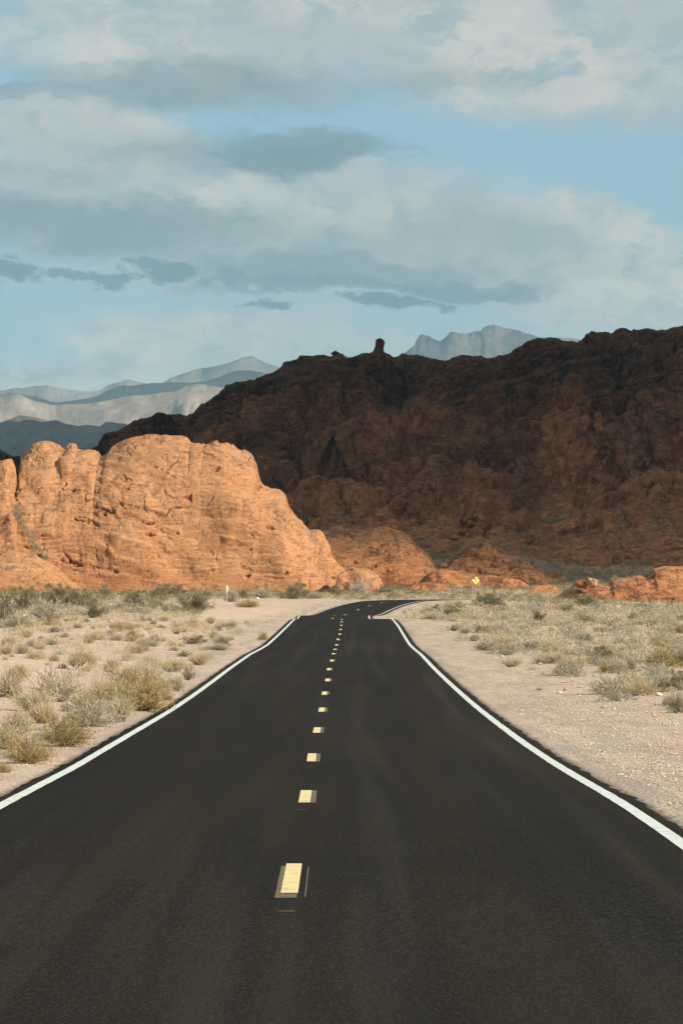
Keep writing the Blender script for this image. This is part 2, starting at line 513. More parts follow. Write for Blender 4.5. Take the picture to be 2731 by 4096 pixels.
def road_dist(x, y):
    """distance to the centre line"""
    out = np.full(len(x), 999.0)
    m = np.where((y > -80) & (y < 640) & (np.abs(x) < 130))[0]
    for c in range(0, len(m), 4000):
        k = m[c:c + 4000]
        d2 = (x[k][:, None] - CLx[None, ::2]) ** 2 + (y[k][:, None] - CLy[None, ::2]) ** 2
        out[k] = np.sqrt(d2.min(1))
    # between samples the distance is at most 1 m off far out and a few cm near the road: refine
    k = np.where(out < 12)[0]
    for c in range(0, len(k), 4000):
        q = k[c:c + 4000]
        d = np.abs((x[q][:, None] - CLx[None]) * nx_[None] + (y[q][:, None] - CLy[None]) * ny_[None])
        al = np.abs((x[q][:, None] - CLx[None]) * tx[None] + (y[q][:, None] - CLy[None]) * ty[None])
        d = np.where(al < .75, d, 99)
        dm = d.min(1)
        out[q] = np.where(dm < 50, dm, out[q])
    return out


_gd = np.array([-1300, 20, 60, 100, 150, 200, 250, 300, 340, 365, 390, 420, 480, 540, 590, 640, 700, 760, 900, 1500, 5000, 17000])
_gp = np.array([2.3, 2.32, 2.42, 2.42, 2.36, 2.28, 2.22, 2.38, 2.40, 2.15, 1.78, 1.52, 1.42, 1.30, 1.0, .2, -2.4, -6.0, -10, -10, -8, -5])


def z_ground(x, y, rd=None):
    x = np.asarray(x, float); y = np.asarray(y, float)
    if rd is None: rd = road_dist(x, y)
    gz = EYE - np.interp(y, _gd, _gp)
    P = np.stack([x, y, 0 * x], 1)
    away = sstep(rd, 4.2, 12)
    near = sstep(y, 800, 600)
    gz = gz - .85 * sstep(x, 16, 42) * sstep(y, 320, 430) * sstep(y, 640, 540)
    n = fbm(P / 9.0, 4, 3) * .22 + fbm(P / 2.2, 3, 5) * .07
    right = sstep(x, 5, 9) * sstep(y, 45, 60) * sstep(y, 130, 95)
    n = n + right * (.10 + .12 * fbm(P / 1.3, 3, 9))
    zr = z_road(y)
    b = sstep(rd, 3.8, 13)
    z = zr * (1 - b) + gz * b + n * away * near
    z = z + .02 * fbm(P / .6, 2, 12) * sstep(rd, 4.0, 5.0) * sstep(y, 200, 120)
    z = z - .035 * sstep(rd, 3.95, 3.62) - .018
    far = fbm(P / 400, 3, 21) * 3 * sstep(y, 1500, 2500)
    return z + far


def px_to_ground(px, py):
    """ground point seen at photograph pixel (px, py)"""
    d = np.arange(24, 760, .5)
    x = (px - 1365.5) / FPX * d
    zs = EYE + (HOR - py) / FPX * d
    zg = z_ground(x, d)
    k = np.where(zg >= zs)[0]
    # take the first place where the sight line meets the ground
    i = k[0] if len(k) else int(np.argmin(np.abs(zg - zs)))
    return float(x[i]), float(d[i]), float(zg[i])


# ground sheet
def build_ground():
    ys = np.concatenate([np.arange(-1200, -60, 120), np.arange(-60, 24, 6), np.arange(24, 60, .33), np.arange(60, 110, .6), np.arange(110, 200, 1.1),
                         np.arange(200, 445, 1.4), np.arange(445, 760, 3.5), np.geomspace(760, 31000, 44)])
    xa = np.concatenate([np.arange(0, 3.2, .8), np.arange(3.2, 8.5, .22), np.arange(8.5, 16, .5), np.arange(16, 40, 1.5), np.arange(40, 100, 4),
                         np.geomspace(100, 7500, 19)])
    xs = np.concatenate([-xa[:0:-1], xa])
    Xg, Yg = np.meshgrid(xs, ys)
    off = np.interp(Yg, _cd, _cx) * sstep(np.abs(Xg), 60, 12) * (Yg < 402)
    Xg = Xg + off
    x = Xg.ravel(); y = Yg.ravel()
    rd = road_dist(x, y)
    z = z_ground(x, y, rd)
    red = sstep(y, 600, 720) * .85
    red = np.maximum(red, sstep(fbm(np.stack([x, y, 0 * x], 1) / 30, 3, 40), .05, .4) * sstep(y, 330, 560) * .5)
    dust = sstep(rd, 3.80, 3.50)
    me = mk_mesh('ground', np.stack([x, y, z], 1), grid_faces(len(ys), len(xs)), True, {'red': red, 'asphalt_dust': dust, 'shoulder': sstep(rd, 8.5, 4.5)})
    link('ground', me, M_GROUND, kind='structure')


build_ground()


def strip(name, offs, i0, i1, lift, mat, parent=None, jag=0.0, step=1, **props):
    """a ribbon along the road, between the given offsets from the centre line"""
    idx = np.unique(np.concatenate([[i0], np.arange(math.ceil(i0 * 2), math.floor(i1 * 2) + 1) / 2.0, [i1]]))
    i0f = np.clip(idx, 0, len(CLx) - 1)
    cx = np.interp(i0f, np.arange(len(CLx)), CLx); cy = np.interp(i0f, np.arange(len(CLx)), CLy)
    nx = np.interp(i0f, np.arange(len(CLx)), nx_); ny = np.interp(i0f, np.arange(len(CLx)), ny_)
    offs = np.asarray(offs, float)
    O = np.tile(offs[None], (len(idx), 1))
    if jag:
        q = np.stack([i0f * 1.9, 0 * i0f, 0 * i0f], 1)
        O[:, 0] += jag * fbm(q, 3, 61); O[:, -1] += jag * fbm(q, 3, 62)
    x = cx[:, None] + nx[:, None] * O; y = cy[:, None] + ny[:, None] * O
    hi = np.arange(0, len(CLx) * 2 - 1) / 2.0
    z = np.interp(i0f, hi, z_road(np.interp(hi, np.arange(len(CLx)), CLy)))[:, None] + lift + 0 * O
    if lift < .003:
        z = z - .03 * (np.abs(O) > 3.45)
    al = np.tile(i0f[:, None], (1, len(offs)))
    me = mk_mesh(name, np.stack([x.ravel(), y.ravel(), z.ravel()], 1), grid_faces(len(idx), len(offs))[:, ::-1], True,
                 {'across': O.ravel(), 'along': al.ravel()})
    return link(name, me, mat, parent, **props)


N = len(CLx) - 1
road = strip('road', [-3.56, -3.44, -1.7, 0, 1.7, 3.44, 3.56], 2, N - 2, 0.0, M_ASPHALT, jag=.09, step=.5, kind='structure')
strip('edge_line', [-3.36, -3.22], 2, N - 3, .006, M_WHITE, road, jag=.008, step=.33)
strip('edge_line', [3.22, 3.36], 2, N - 3, .006, M_WHITE, road, jag=.008, step=.33)


def idx_of_y(yy):
    return float(np.interp(yy, CLy[:450], np.arange(450)))


dash_y0 = 26.3
gaps = [12.0] * 60
yy = dash_y0
k = 0
while yy < 530 and k < 60:
    a = idx_of_y(26.3) + yy - 26.3; b = a + 2.9 + random.uniform(-.08, .08)
    sh = -.09 + random.uniform(-.015, .015)
    if k in (0,):
        strip('worn_lane_dash', [sh - .10, sh - .062], a - .35, b - .25, .005, M_GHOST, road, label='worn older paint showing left of the nearest lane dash')
        strip('worn_lane_dash', [sh - .10, sh + .06], a - .42, a - .03, .0045, M_GHOST, road)
        strip('worn_lane_dash', [sh + .115, sh + .125], a - .4, b - .3, .0047, M_GHOST, road)
    elif k < 14:
        strip('worn_lane_dash', [sh + .067, sh + .125], a - .05, b - .05, .005, M_GHOST, road)
    strip('lane_dash', [sh - .062, sh + .065], a, b, .006, M_YELLOW, road)
    if k < 8:
        strip('layout_mark', [sh - .06, sh + .06], a - 1.55, a - 1.47, .0055, M_TICK, road)
    yy += 12.05 if k < 3 else 12.6
    k += 1


# ------------------------------------------------------------------ rock masses
def interp_prof(pts, Yc, xs, extra=0.0):
    pts = np.array(pts, float)
    X = (pts[:, 0] - 1365.5) / FPX * Yc
    Zp = EYE + (HOR - pts[:, 1]) / FPX * Yc
    o = np.argsort(X, kind='stable')
    return np.interp(xs, X[o], Zp[o])


def normals_grid(Q):
    du = np.gradient(Q, axis=1); dv = np.gradient(Q, axis=0)
    n = np.cross(du, dv)
    return n / (np.linalg.norm(n, axis=2, keepdims=True) + 1e-9)


def rock_mass(name, prof, Yf, depth, step, mat, seed=0, zbase=None, amp=1.0, lobe=5.0, pw=.8, back=1.0, pits=1.0, tilt=.18, talus=0.0, taper=2.0, label=None, category=None, kind=None, x_pad=0.0, parent=None, T=2.0, crest_y=None):
    Yc = Yf + depth
    pts = np.array(prof, float)
    X0 = (pts[:, 0].min() - 1365.5) / FPX * Yc - x_pad; X1 = (pts[:, 0].max() - 1365.5) / FPX * Yc + x_pad
    nc = max(24, int((X1 - X0) / step))
    xs = np.linspace(X0, X1, nc)
    H = interp_prof(prof, Yc, xs)
    bw = xs / (1.1 * max(T, 1.0)) + .4 * fbm(np.stack([xs / 2, 0 * xs, 0 * xs], 1), 2, seed + 201)
    Hn = amp * (.75 * (_hash(np.floor(bw), 0 * bw, 0 * bw, seed + 202) - .5) + .35 * fbm(np.stack([xs / 1.2, 0 * xs, 0 * xs], 1), 3, seed + 203)) * sstep(H - H.min(), .5, 3)
    if zbase is None:
        zb = z_ground(xs, np.full(nc, Yf)) - .8
    else:
        zb = np.full(nc, zbase)
    H = np.maximum(H, zb + .05)
    Hm = H.max() - zb.min()
    nf = max(14, int(1.25 * Hm / step)); nb = max(5, nf // 7)
    t = np.concatenate([np.linspace(0, 1, nf), 1 + np.linspace(0, 1, nb + 1)[1:] * back])
    th = t * math.pi / 2
    hh = (H - zb)
    wid = np.clip(hh / (.45 * Hm), .12, 1.0)       # shallow where the mass is low
    # facing profile: steep foot, rounded top
    zf = np.where(t <= 1, np.sin(np.minimum(th, math.pi / 2)) ** pw, np.cos(np.clip(th - math.pi / 2, 0, math.pi / 2)))
    yf = np.where(t <= 1, 1 - np.cos(np.minimum(th, math.pi / 2)), 1 + np.sin(np.clip(th - math.pi / 2, 0, math.pi / 2)) * .9)
    Q = np.zeros((len(t), nc, 3))
    Q[:, :, 0] = xs[None]
    Q[:, :, 1] = Yc + (yf[:, None] - 1) * depth * wid[None]
    Q[:, :, 2] = zb[None] + zf[:, None] * hh[None]
    cw = np.exp(-((t - 1) / .10) ** 2)[:, None]
    Q[:, :, 2] += cw * Hn[None]
    Nn = normals_grid(Q)
    if Nn[nf // 2, nc // 2, 1] > 0: Nn = -Nn
    P = Q.reshape(-1, 3); Nf = Nn.reshape(-1, 3)
    # large lobes
    Pw = P + 1.2 * lobe * .25 * np.stack([fbm(P / lobe, 2, seed + 1), fbm(P / lobe, 2, seed + 2), fbm(P / lobe, 2, seed + 3)], 1)
    L1 = np.abs(fbm(Pw * np.array([1 / lobe, 1 / lobe, 1.35 / lobe]), 2, seed + 5))
    L2 = np.abs(fbm(Pw * np.array([2.6 / lobe, 2.6 / lobe, 3.6 / lobe]), 2, seed + 9))
    S1 = fbm(Pw * np.array([.8 / lobe, .8 / lobe, 1.0 / lobe]), 2, seed + 6)
    disp = 1.5 * amp * S1 + .9 * amp * (np.minimum(L1, .3) - .15) + .35 * amp * (np.minimum(L2, .3) - .12)
    # inclined beds: rounded ledges with a lip
    warp = fbm(P / (lobe * 2.2), 3, seed + 20)
    zt = P[:, 2] + tilt * P[:, 0] + 2.2 * T * warp + .3 * fbm(P / 1.5, 2, seed + 23)
    s = zt / T; fr = s - np.floor(s)
    msk = sstep(vn(P / (lobe * .9), seed + 27), -.25, .35)
    disp += .42 * amp * msk * (np.where(fr < .85, (fr / .85) ** 1.5, (1 - fr) / .15) - .4)
    s2 = (P[:, 2] - tilt * .6 * P[:, 0] + T * .9 * fbm(P / lobe, 2, seed + 33)) / (T * .36); f2 = s2 - np.floor(s2)
    m2 = sstep(vn(P / (lobe * .7), seed + 35), -.1, .4)
    disp += .13 * amp * m2 * (np.where(f2 < .8, f2 / .8, (1 - f2) / .2) - .5)
    # winding cracks
    for j, (sc, w, dp) in enumerate(((lobe * 1.3, .012, 1.1), (lobe * .7, .016, .8), (lobe * .35, .02, .35))):
        an = np.array([.45, .45, 2.1]) if j != 1 else np.array([1.3, 1.3, .5])
        c = fbm((P + .25 * P[:, [2, 2, 0]] * np.array([0, 0, 1])) * an / sc, 3, seed + 41 + j * 5) + .04 * vn(P / .8, seed + 43)
        on = sstep(vn(P / (sc * .8), seed + 44 + j * 5), .18, .42)
        disp -= amp * dp * on * np.exp(-(c / w) ** 2)
    # hollows
    f1, _, cid = worley((P + .5 * np.stack([fbm(P, 2, seed + 61), 0 * P[:, 0], fbm(P, 2, seed + 62)], 1)) * np.array([.32, .32, 1.1]) / (lobe / 5), seed + 60)
    rad = .12 + .16 * cid
    pit = sstep(f1, rad, rad * .75) * (cid > .62) * sstep(vn(P / 2.0, seed + 64), -.15, .15)
    disp -= pits * amp * 1.1 * pit
    # joint-bounded blocks along the beds
    for BT, BW, BA, bs_ in ((T * .9, T * 2.6, .30, seed + 90), (T * .4, T * 1.1, .10, seed + 95)):
        zb_ = (P[:, 2] + tilt * .8 * P[:, 0] + 1.6 * T * fbm(P / (lobe * 1.6), 2, seed + 91)) / BT
        bi = np.floor(zb_); xo = P[:, 0] + .6 * fbm(P / 1.7, 2, bs_ + 1) + _hash(bi, 0 * bi, 0 * bi, bs_) * 7
        ci = np.floor(xo / BW * (.7 + .6 * _hash(bi, 0 * bi, 0 * bi, bs_ + 2)))
        onb = sstep(vn(P / (lobe * .8), bs_ + 3), .0, .35)
        disp += BA * amp * onb * (_hash(ci, bi, 0 * bi, bs_ + 4) - .5) * 1.6
    disp += .06 * amp * fbm(P * np.array([1, 1, 2.5]) / 1.1, 4, seed + 70, .6)
    if talus > 0:
        hf = (P[:, 2] - zb.min()) / Hm
        tm = sstep(hf, talus, talus * .6)
        a1, a2, _c = worley(P / (lobe * .42), seed + 80)
        disp = disp * (1 - .75 * tm) + tm * (1.6 * amp * (.55 - np.minimum(a1, .8)))
    foot = np.repeat(np.clip(t * 14, 0, 1), nc)
    top = np.clip(hh / 2.5, .12, 1)
    disp = disp * np.tile(top, len(t)) * foot
    crest = np.repeat(np.exp(-((t - 1) / .10) ** 2), nc)
    disp *= 1 - .85 * crest
    P = P + Nf * disp[:, None]
    hx = np.interp(P[:, 0] * Yc / P[:, 1], xs, H)
    maxz = EYE + (hx - EYE) * P[:, 1] / Yc + .16 * fbm(P / 1.2, 3, seed + 99) + np.maximum(np.tile(Hn, len(t)), 0)
    ex = maxz - P[:, 2]
    P[:, 2] = np.where(ex < .25, maxz - .25 * np.exp((ex - .25) / 1.2), P[:, 2])
    P[:, 2] = np.maximum(P[:, 2], np.minimum(np.tile(zb, len(t)) - .3, P[:, 2] + 9))
    org = np.array([(X0 + X1) / 2, Yf, float(zb.min())])
    fc = grid_faces(len(t), nc)
    me = mk_mesh(name, P - org, fc, True)
    o = link(name, me, mat, parent, loc=tuple(org), label=label, category=category, kind=kind)
    return o, P.reshape(len(t), nc, 3)


z1 = lambda pts: [(a * .8712, 1200 + b * .8712) for a, b in pts]
z2 = lambda pts: [(1366 + a * .8706, 1200 + b * .8706) for a, b in pts]
z3 = lambda pts: [(900 + a / 1.568, 2150 + b / 1.568) for a, b in pts]

MAIN = z1([(40, 1250), (62, 1080), (70, 960), (78, 870), (85, 800), (95, 740), (105, 700), (125, 675), (160, 650), (185, 643), (215, 641), (245, 648), (268, 660), (290, 680), (310, 678),
           (318, 666), (345, 662), (365, 680), (400, 682), (440, 685), (455, 692), (462, 708), (470, 712), (480, 703), (500, 695), (506, 675), (530, 658), (570, 637), (620, 622),
           (680, 616), (760, 615), (840, 618), (865, 628), (880, 645), (905, 648), (925, 655), (937, 665), (960, 658), (1000, 650), (1040, 646), (1065, 657), (1100, 685),
           (1115, 690), (1145, 702), (1165, 720), (1180, 750), (1188, 775), (1187, 800), (1189, 830), (1220, 850), (1260, 868), (1290, 876), (1310, 890), (1320, 920),
           (1330, 960), (1350, 990), (1400, 1030), (1420, 1050), (1460, 1055), (1485, 1070), (1495, 1100), (1510, 1130)]) + \
       [(1321, 2195), (1327, 2226), (1346, 2252), (1366, 2271), (1385, 2287), (1410, 2320), (1440, 2360), (1455, 2385)]
ROCKS = []
_, PM = rock_mass('sandstone_outcrop', MAIN, 592, 24, .135, M_ORANGE, seed=100, amp=1.0, lobe=7.0, pw=.82, tilt=.22, T=2.2,
          label='largest sunlit orange sandstone outcrop, rising behind the scrub left of the road', category='rock outcrop')
ROCKS.append(PM)
_, PM = rock_mass('sandstone_outcrop', z1([(-420, 1150), (-330, 900), (-220, 800), (-120, 760), (-40, 745), (0, 735), (20, 728), (45, 722), (60, 735), (72, 765), (80, 830), (86, 940), (95, 1060), (110, 1200)]),
          588, 14, .2, M_ORANGE, seed=140, amp=.8, lobe=4.5, pw=.7,
          label='sunlit orange sandstone fin at the far left, beyond a scrubby gully', category='rock outcrop')
ROCKS.append(PM)
_, PM = rock_mass('sandstone_outcrop', z1([(-300, 1250), (-160, 1190), (-60, 1165), (20, 1150), (90, 1152), (160, 1168), (220, 1195), (270, 1232), (310, 1270), (350, 1300), (390, 1330), (430, 1350)]),
          574, 11, .16, M_ORANGE, seed=160, amp=.55, lobe=7, pw=.75, pits=.3,
          label='low smooth orange sandstone dome in front of the gully at the left', category='rock outcrop')
ROCKS.append(PM)
_, PM = rock_mass('sandstone_outcrop', [(1330, 2385), (1350, 2300), (1366, 2284), (1423, 2271), (1461, 2268), (1487, 2281), (1512, 2296), (1522, 2310), (1529, 2330), (1534, 2355), (1540, 2390)],
          588, 9, .12, M_ORANGE, seed=180, amp=.95, lobe=3.2, pw=.9, T=1.1,
          label='low orange sandstone toe at the right foot of the largest outcrop, behind the airy bush', category='rock outcrop')
_, PM = rock_mass('sandstone_outcrop', z2([(-190, 1100), (-80, 1060), (0, 1045), (60, 1050), (130, 1050), (200, 1047), (262, 1058), (310, 1090), (350, 1130), (400, 1170), (420, 1200), (440, 1230), (455, 1260), (465, 1290), (480, 1345)]),
          640, 24, .17, M_RED, seed=200, amp=1.15, lobe=7, pw=1.15, T=1.6,
          label='broad orange sandstone slope half in cloud shade behind the bend in the road', category='rock outcrop')
ROCKS.append(PM)
rock_mass('sandstone_outcrop', [(1690, 2335), (1715, 2292), (1760, 2272), (1800, 2276), (1850, 2284), (1900, 2292), (1960, 2298), (2020, 2306), (2080, 2318), (2120, 2342)],
          634, 7, .15, M_RED, seed=320, amp=.6, lobe=3, pw=.9, T=1.0,
          label='low broken orange ledges at the foot of the rounded knoll', category='rock outcrop')
rock_mass('sandstone_outcrop', z2([(255, 1360), (285, 1330), (330, 1303), (400, 1296), (450, 1303), (485, 1318), (500, 1345)]),
          604, 4, .13, M_RED, seed=220, amp=.35, lobe=4, pw=.6,
          label='small flat orange sandstone rib just beyond the bend in the road', category='rock outcrop')
_, PM = rock_mass('sandstone_outcrop', z2([(440, 1300), (490, 1215), (520, 1160), (560, 1120), (600, 1100), (640, 1085), (690, 1100), (710, 1135), (760, 1160), (820, 1165), (850, 1190), (880, 1215), (940, 1245), (1000, 1255), (1040, 1285), (1060, 1320)]),
          652, 20, .17, M_RED, seed=240, amp=1.25, lobe=5, pw=1.15, pits=1.3, T=1.4,
          label='rounded broken orange knoll above the yellow warning sign', category='rock outcrop')
ROCKS.append(PM)
_, PM = rock_mass('sandstone_outcrop', z2([(930, 1420), (960, 1372), (1000, 1345), (1060, 1310), (1065, 1297), (1130, 1290), (1215, 1300), (1230, 1278), (1300, 1270), (1340, 1262), (1375, 1256), (1385, 1268), (1412, 1248), (1420, 1230), (1450, 1222), (1568, 1217), (1680, 1205), (1800, 1215), (1950, 1260), (2100, 1340)]),
          476, 11, .13, M_RED, seed=260, amp=.3, lobe=6.5, pw=.85, T=1.2,
          label='long low sunlit orange sandstone outcrop at the right edge behind the scrub', category='rock outcrop')
ROCKS.append(PM)
rock_mass('sandstone_outcrop', z2([(835, 1352), (855, 1333), (885, 1314), (930, 1305), (970, 1305), (995, 1322), (1015, 1352)]),
          600, 3.5, .14, M_RED, seed=280, amp=.35, lobe=3, pw=.6,
          label='small orange sandstone hump left of the long right outcrop', category='rock outcrop')


# boulders
def boulder_mesh(name, a, b, c, seed, n=3, rough=.25, facets=0):
    import bmesh
    bm = bmesh.new()
    bmesh.ops.create_icosphere(bm, subdivisions=n, radius=1)
    P = np.array([v.co[:] for v in bm.verts])
    rs = np.random.default_rng(seed)
    for _ in range(facets):
        d = rs.normal(size=3); d /= np.linalg.norm(d)
        h = P @ d; cut = rs.uniform(.5, .72)
        P = P - np.outer(np.maximum(h - cut, 0) * .9, d)
    r = 1 + rough * fbm(P * 1.3 + seed, 3, seed)
    P = P * r[:, None] * np.array([a, b, c])
    fc = np.array([[v.index for v in f.verts] for f in bm.faces])
    bm.free()
    return mk_mesh(name, P, fc, n > 2)


def on_mountain(px, py):
    Pm = MT[:330].reshape(-1, 3)
    u = 1365.5 + Pm[:, 0] / Pm[:, 1] * FPX; v = HOR - (Pm[:, 2] - EYE) / Pm[:, 1] * FPX
    q = np.argsort((u - px) ** 2 + (v - py) ** 2)[:6]
    return float(Pm[q, 1].min())


def boulder(px, py, wpx, hpx, Y, mat, label, seed, n=4, name='boulder', zc=None, facets=7, cat='boulder', tilt=0):
    if Y > 690: Y = on_mountain(px, py + hpx * .3) - .5
    k = Y / FPX
    me = boulder_mesh(name, wpx * k / 2, max(wpx, hpx) * k / 2, hpx * k / 2, seed, n, .22, facets)
    z = EYE + (HOR - py) * k
    return link(name, me, mat, loc=((px - 1365.5) * k, Y, z), rot=(0, tilt, 0), label=label, category=cat)


# ------------------------------------------------------------------ shaded mountain
RIDGE = [(-900, 2100), (-600, 1990), (-350, 1860), (-150, 1800)] + z1([(0, 682), (15, 695), (38, 706), (46, 726), (56, 735), (70, 718), (88, 714), (95, 730), (140, 775), (250, 770), (350, 720), (400, 690), (425, 680), (450, 675), (455, 650), (470, 630), (500, 612), (540, 605), (580, 585), (610, 565), (650, 550), (690, 540), (720, 520),
       (745, 518), (755, 525), (790, 522), (830, 518), (850, 528), (890, 522), (905, 500), (925, 480), (955, 465), (975, 445), (1030, 415), (1033, 390), (1080, 382), (1130, 370), (1180, 365),
       (1220, 350), (1265, 325), (1305, 300), (1330, 285), (1365, 268), (1370, 253), (1420, 255), (1480, 260), (1530, 262)]) + \
    z2([(0, 264), (50, 267), (65, 255), (90, 248), (130, 243), (160, 240), (205, 243), (240, 264), (280, 257), (330, 257), (370, 263), (390, 259), (430, 270), (480, 278), (510, 265), (550, 254),
        (600, 256), (650, 262), (680, 268), (710, 259), (745, 259), (780, 235), (830, 210), (850, 190), (900, 180), (960, 182), (1000, 192), (1020, 205), (1050, 203), (1090, 190), (1120, 160),
        (1160, 148), (1230, 150), (1240, 158), (1260, 138), (1300, 130), (1330, 140), (1360, 150), (1400, 140), (1430, 140), (1450, 150), (1490, 138), (1510, 125), (1568, 118), (1700, 100),
        (1900, 60), (2100, 90), (2400, 200), (2800, 500), (3200, 900)])


def build_mountain():
    Yf, depth = 735.0, 215.0
    Yc = Yf + depth
    pts = np.array(RIDGE)
    X0 = (pts[0, 0] - 1365.5) / FPX * Yc; X1 = (pts[-1, 0] - 1365.5) / FPX * Yc
    xm = (1365.5 * 1.25) / FPX * Yc
    xs = np.concatenate([np.linspace(X0, -xm, 70)[:-1], np.arange(-xm, xm, .30), np.linspace(xm, X1, 70)])
    nc = len(xs)
    H = interp_prof(RIDGE, Yc, xs)
    Hn = 1.2 * (_hash(np.floor(xs / 3.1), 0 * xs, 0 * xs, 391) - .5) + .9 * fbm(np.stack([xs / 2.5, 0 * xs, 0 * xs], 1), 3, 392)
    zb = np.full(nc, 3.0)
    # profile of the face: scree apron, broken cliffs, rounded shoulder
    kt = np.array([0, .16, .30, .46, .62, .80, .92, 1.0, 1.06, 1.2, 1.5])
    kz = np.array([0, .10, .22, .40, .58, .78, .93, 1.0, .99, .85, .0])
    ky = np.array([0, .18, .34, .47, .60, .76, .89, 1.0, 1.08, 1.3, 1.9])
    t = np.concatenate([np.linspace(0, 1, 300), np.linspace(1, 1.5, 36)[1:]])
    sm = lambda a: np.convolve(np.pad(np.interp(t, kt, a), 8, mode='edge'), np.ones(17) / 17, mode='valid')
    zf = sm(kz); yf = sm(ky)
    zf = np.where(t <= 1, zf / zf[299], zf / zf[299])
    Q = np.zeros((len(t), nc, 3))
    Q[:, :, 0] = xs[None]
    wid = np.clip((H - 3) / 60, .3, 1.1)
    Q[:, :, 1] = Yc + (yf[:, None] - yf[299]) * depth * wid[None]
    Q[:, :, 2] = zb[None] + np.minimum(zf, 1)[:, None] * (H - zb)[None] + np.exp(-((t - 1) / .05) ** 2)[:, None] * Hn[None]
    P = Q.reshape(-1, 3)
    Nn = normals_grid(Q); Nn = Nn if Nn[100, nc // 2, 1] < 0 else -Nn
    Nf = Nn.reshape(-1, 3)
    hf = np.repeat(np.minimum(zf, 1), nc)
    tt = np.repeat(t, nc)
    cl = sstep(hf, .12, .32)
    Pw = P + 7 * np.stack([fbm(P / 26, 3, 301), fbm(P / 26, 3, 302), fbm(P / 26, 3, 303)], 1)
    but = np.abs(fbm(Pw * np.array([1 / 26, 1 / 40, 1 / 55]), 3, 305))
    but2 = np.abs(fbm(Pw * np.array([1 / 9, 1 / 12, 1 / 15]), 3, 311))
    disp = cl * (17 * (np.minimum(but, .5) - .2) + 3 * (np.minimum(but2, .4) - .16))
    # beds rising to the right
    zt = P[:, 2] - .42 * P[:, 0] + 9 * fbm(P / 50, 3, 321) + 1.2 * fbm(P / 7, 3, 322)
    for T, A, sd in ((11.0, 4.2, 325), (4.3, 2.3, 326), (1.9, 1.1, 327)):
        s = zt / T; fr = s - np.floor(s)
        lump = .6 + .7 * vn(np.stack([P[:, 0] / (T * 1.1), P[:, 1] / (T * 2), np.floor(s) * 3.7], 1), sd + 9)
        bi = np.floor(s); BW = T * (.8 + .8 * _hash(bi, 0 * bi, 0 * bi, sd + 11))
        ci = np.floor((P[:, 0] + 1.2 * fbm(P / 6, 2, sd + 13) + 40 * _hash(bi, 0 * bi, 0 * bi, sd + 12)) / BW)
        disp += A * .55 * 1.7 * (.45 + .55 * cl) * (_hash(ci, bi, 0 * bi, sd + 14) - .5) * sstep(vn(P / (T * 2), sd + 15), -.4, .1)
        disp += A * cl * lump * sstep(vn(P / (T * 2.5), sd), -.5, .2) * (np.where(fr < .82, (fr / .82) ** .7, (1 - fr) / .18) - .55)
    f1, f2, cid = worley(Pw * np.array([1 / 4.4, 1 / 7, 1 / 5.5]), 331)
    disp += cl * (.9 * (cid - .5) - .6 * sstep(f2 - f1, .10, .02))
    a1, a2, c2 = worley(P / 2.4, 341)
    b1, b2, c3 = worley(P / 5.0, 345)
    disp += (1 - .8 * cl) * (1.2 * (.5 - np.minimum(a1, .75)) * (c2 > .25) + 3.2 * np.maximum(.42 - b1, 0) * (c3 > .55))
    disp += .4 * fbm(P / 2.4, 3, 351) + .25 * fbm(P / .9, 2, 355)
    for j, (sc, w, dp) in enumerate(((19, .02, 2.6), (8, .02, 1.4))):
        c = fbm(P * np.array([1, 1, .45]) / sc, 3, 361 + j * 5)
        disp -= cl * dp * sstep(vn(P / (sc * 1.2), 364 + j * 5), -.1, .25) * np.exp(-(c / w) ** 2)
    disp *= np.clip(tt * 12, 0, 1)
    disp *= 1 - .93 * np.exp(-((tt - 1) / .08) ** 2)
    lim = np.interp(P[:, 0], xs, H)
    D = Nf * disp[:, None]
    Pn = P + D
    # keep the skyline rough but in place
    over = sstep(tt, .80, .97)
    hx = np.interp(Pn[:, 0] * Yc / Pn[:, 1], xs, H)
    maxz = EYE + (hx - EYE) * Pn[:, 1] / Yc + .9 * fbm(P / 3.0, 3, 371) + np.maximum(np.tile(Hn, len(t)), 0)
    ex = maxz - Pn[:, 2]
    Pn[:, 2] = np.where(ex < .4, maxz - .4 * np.exp((ex - .4) / 2.0), Pn[:, 2])
    me = mk_mesh('mountain', Pn, grid_faces(len(t), nc), True, {'fresh_less_shade': sstep(hf + .25 * fbm(P / 18, 3, 381), .80, .12)})  # upper face takes more painted cloud shade than the foot
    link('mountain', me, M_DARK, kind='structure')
    return Pn.reshape(len(t), nc, 3)


MT = build_mountain()

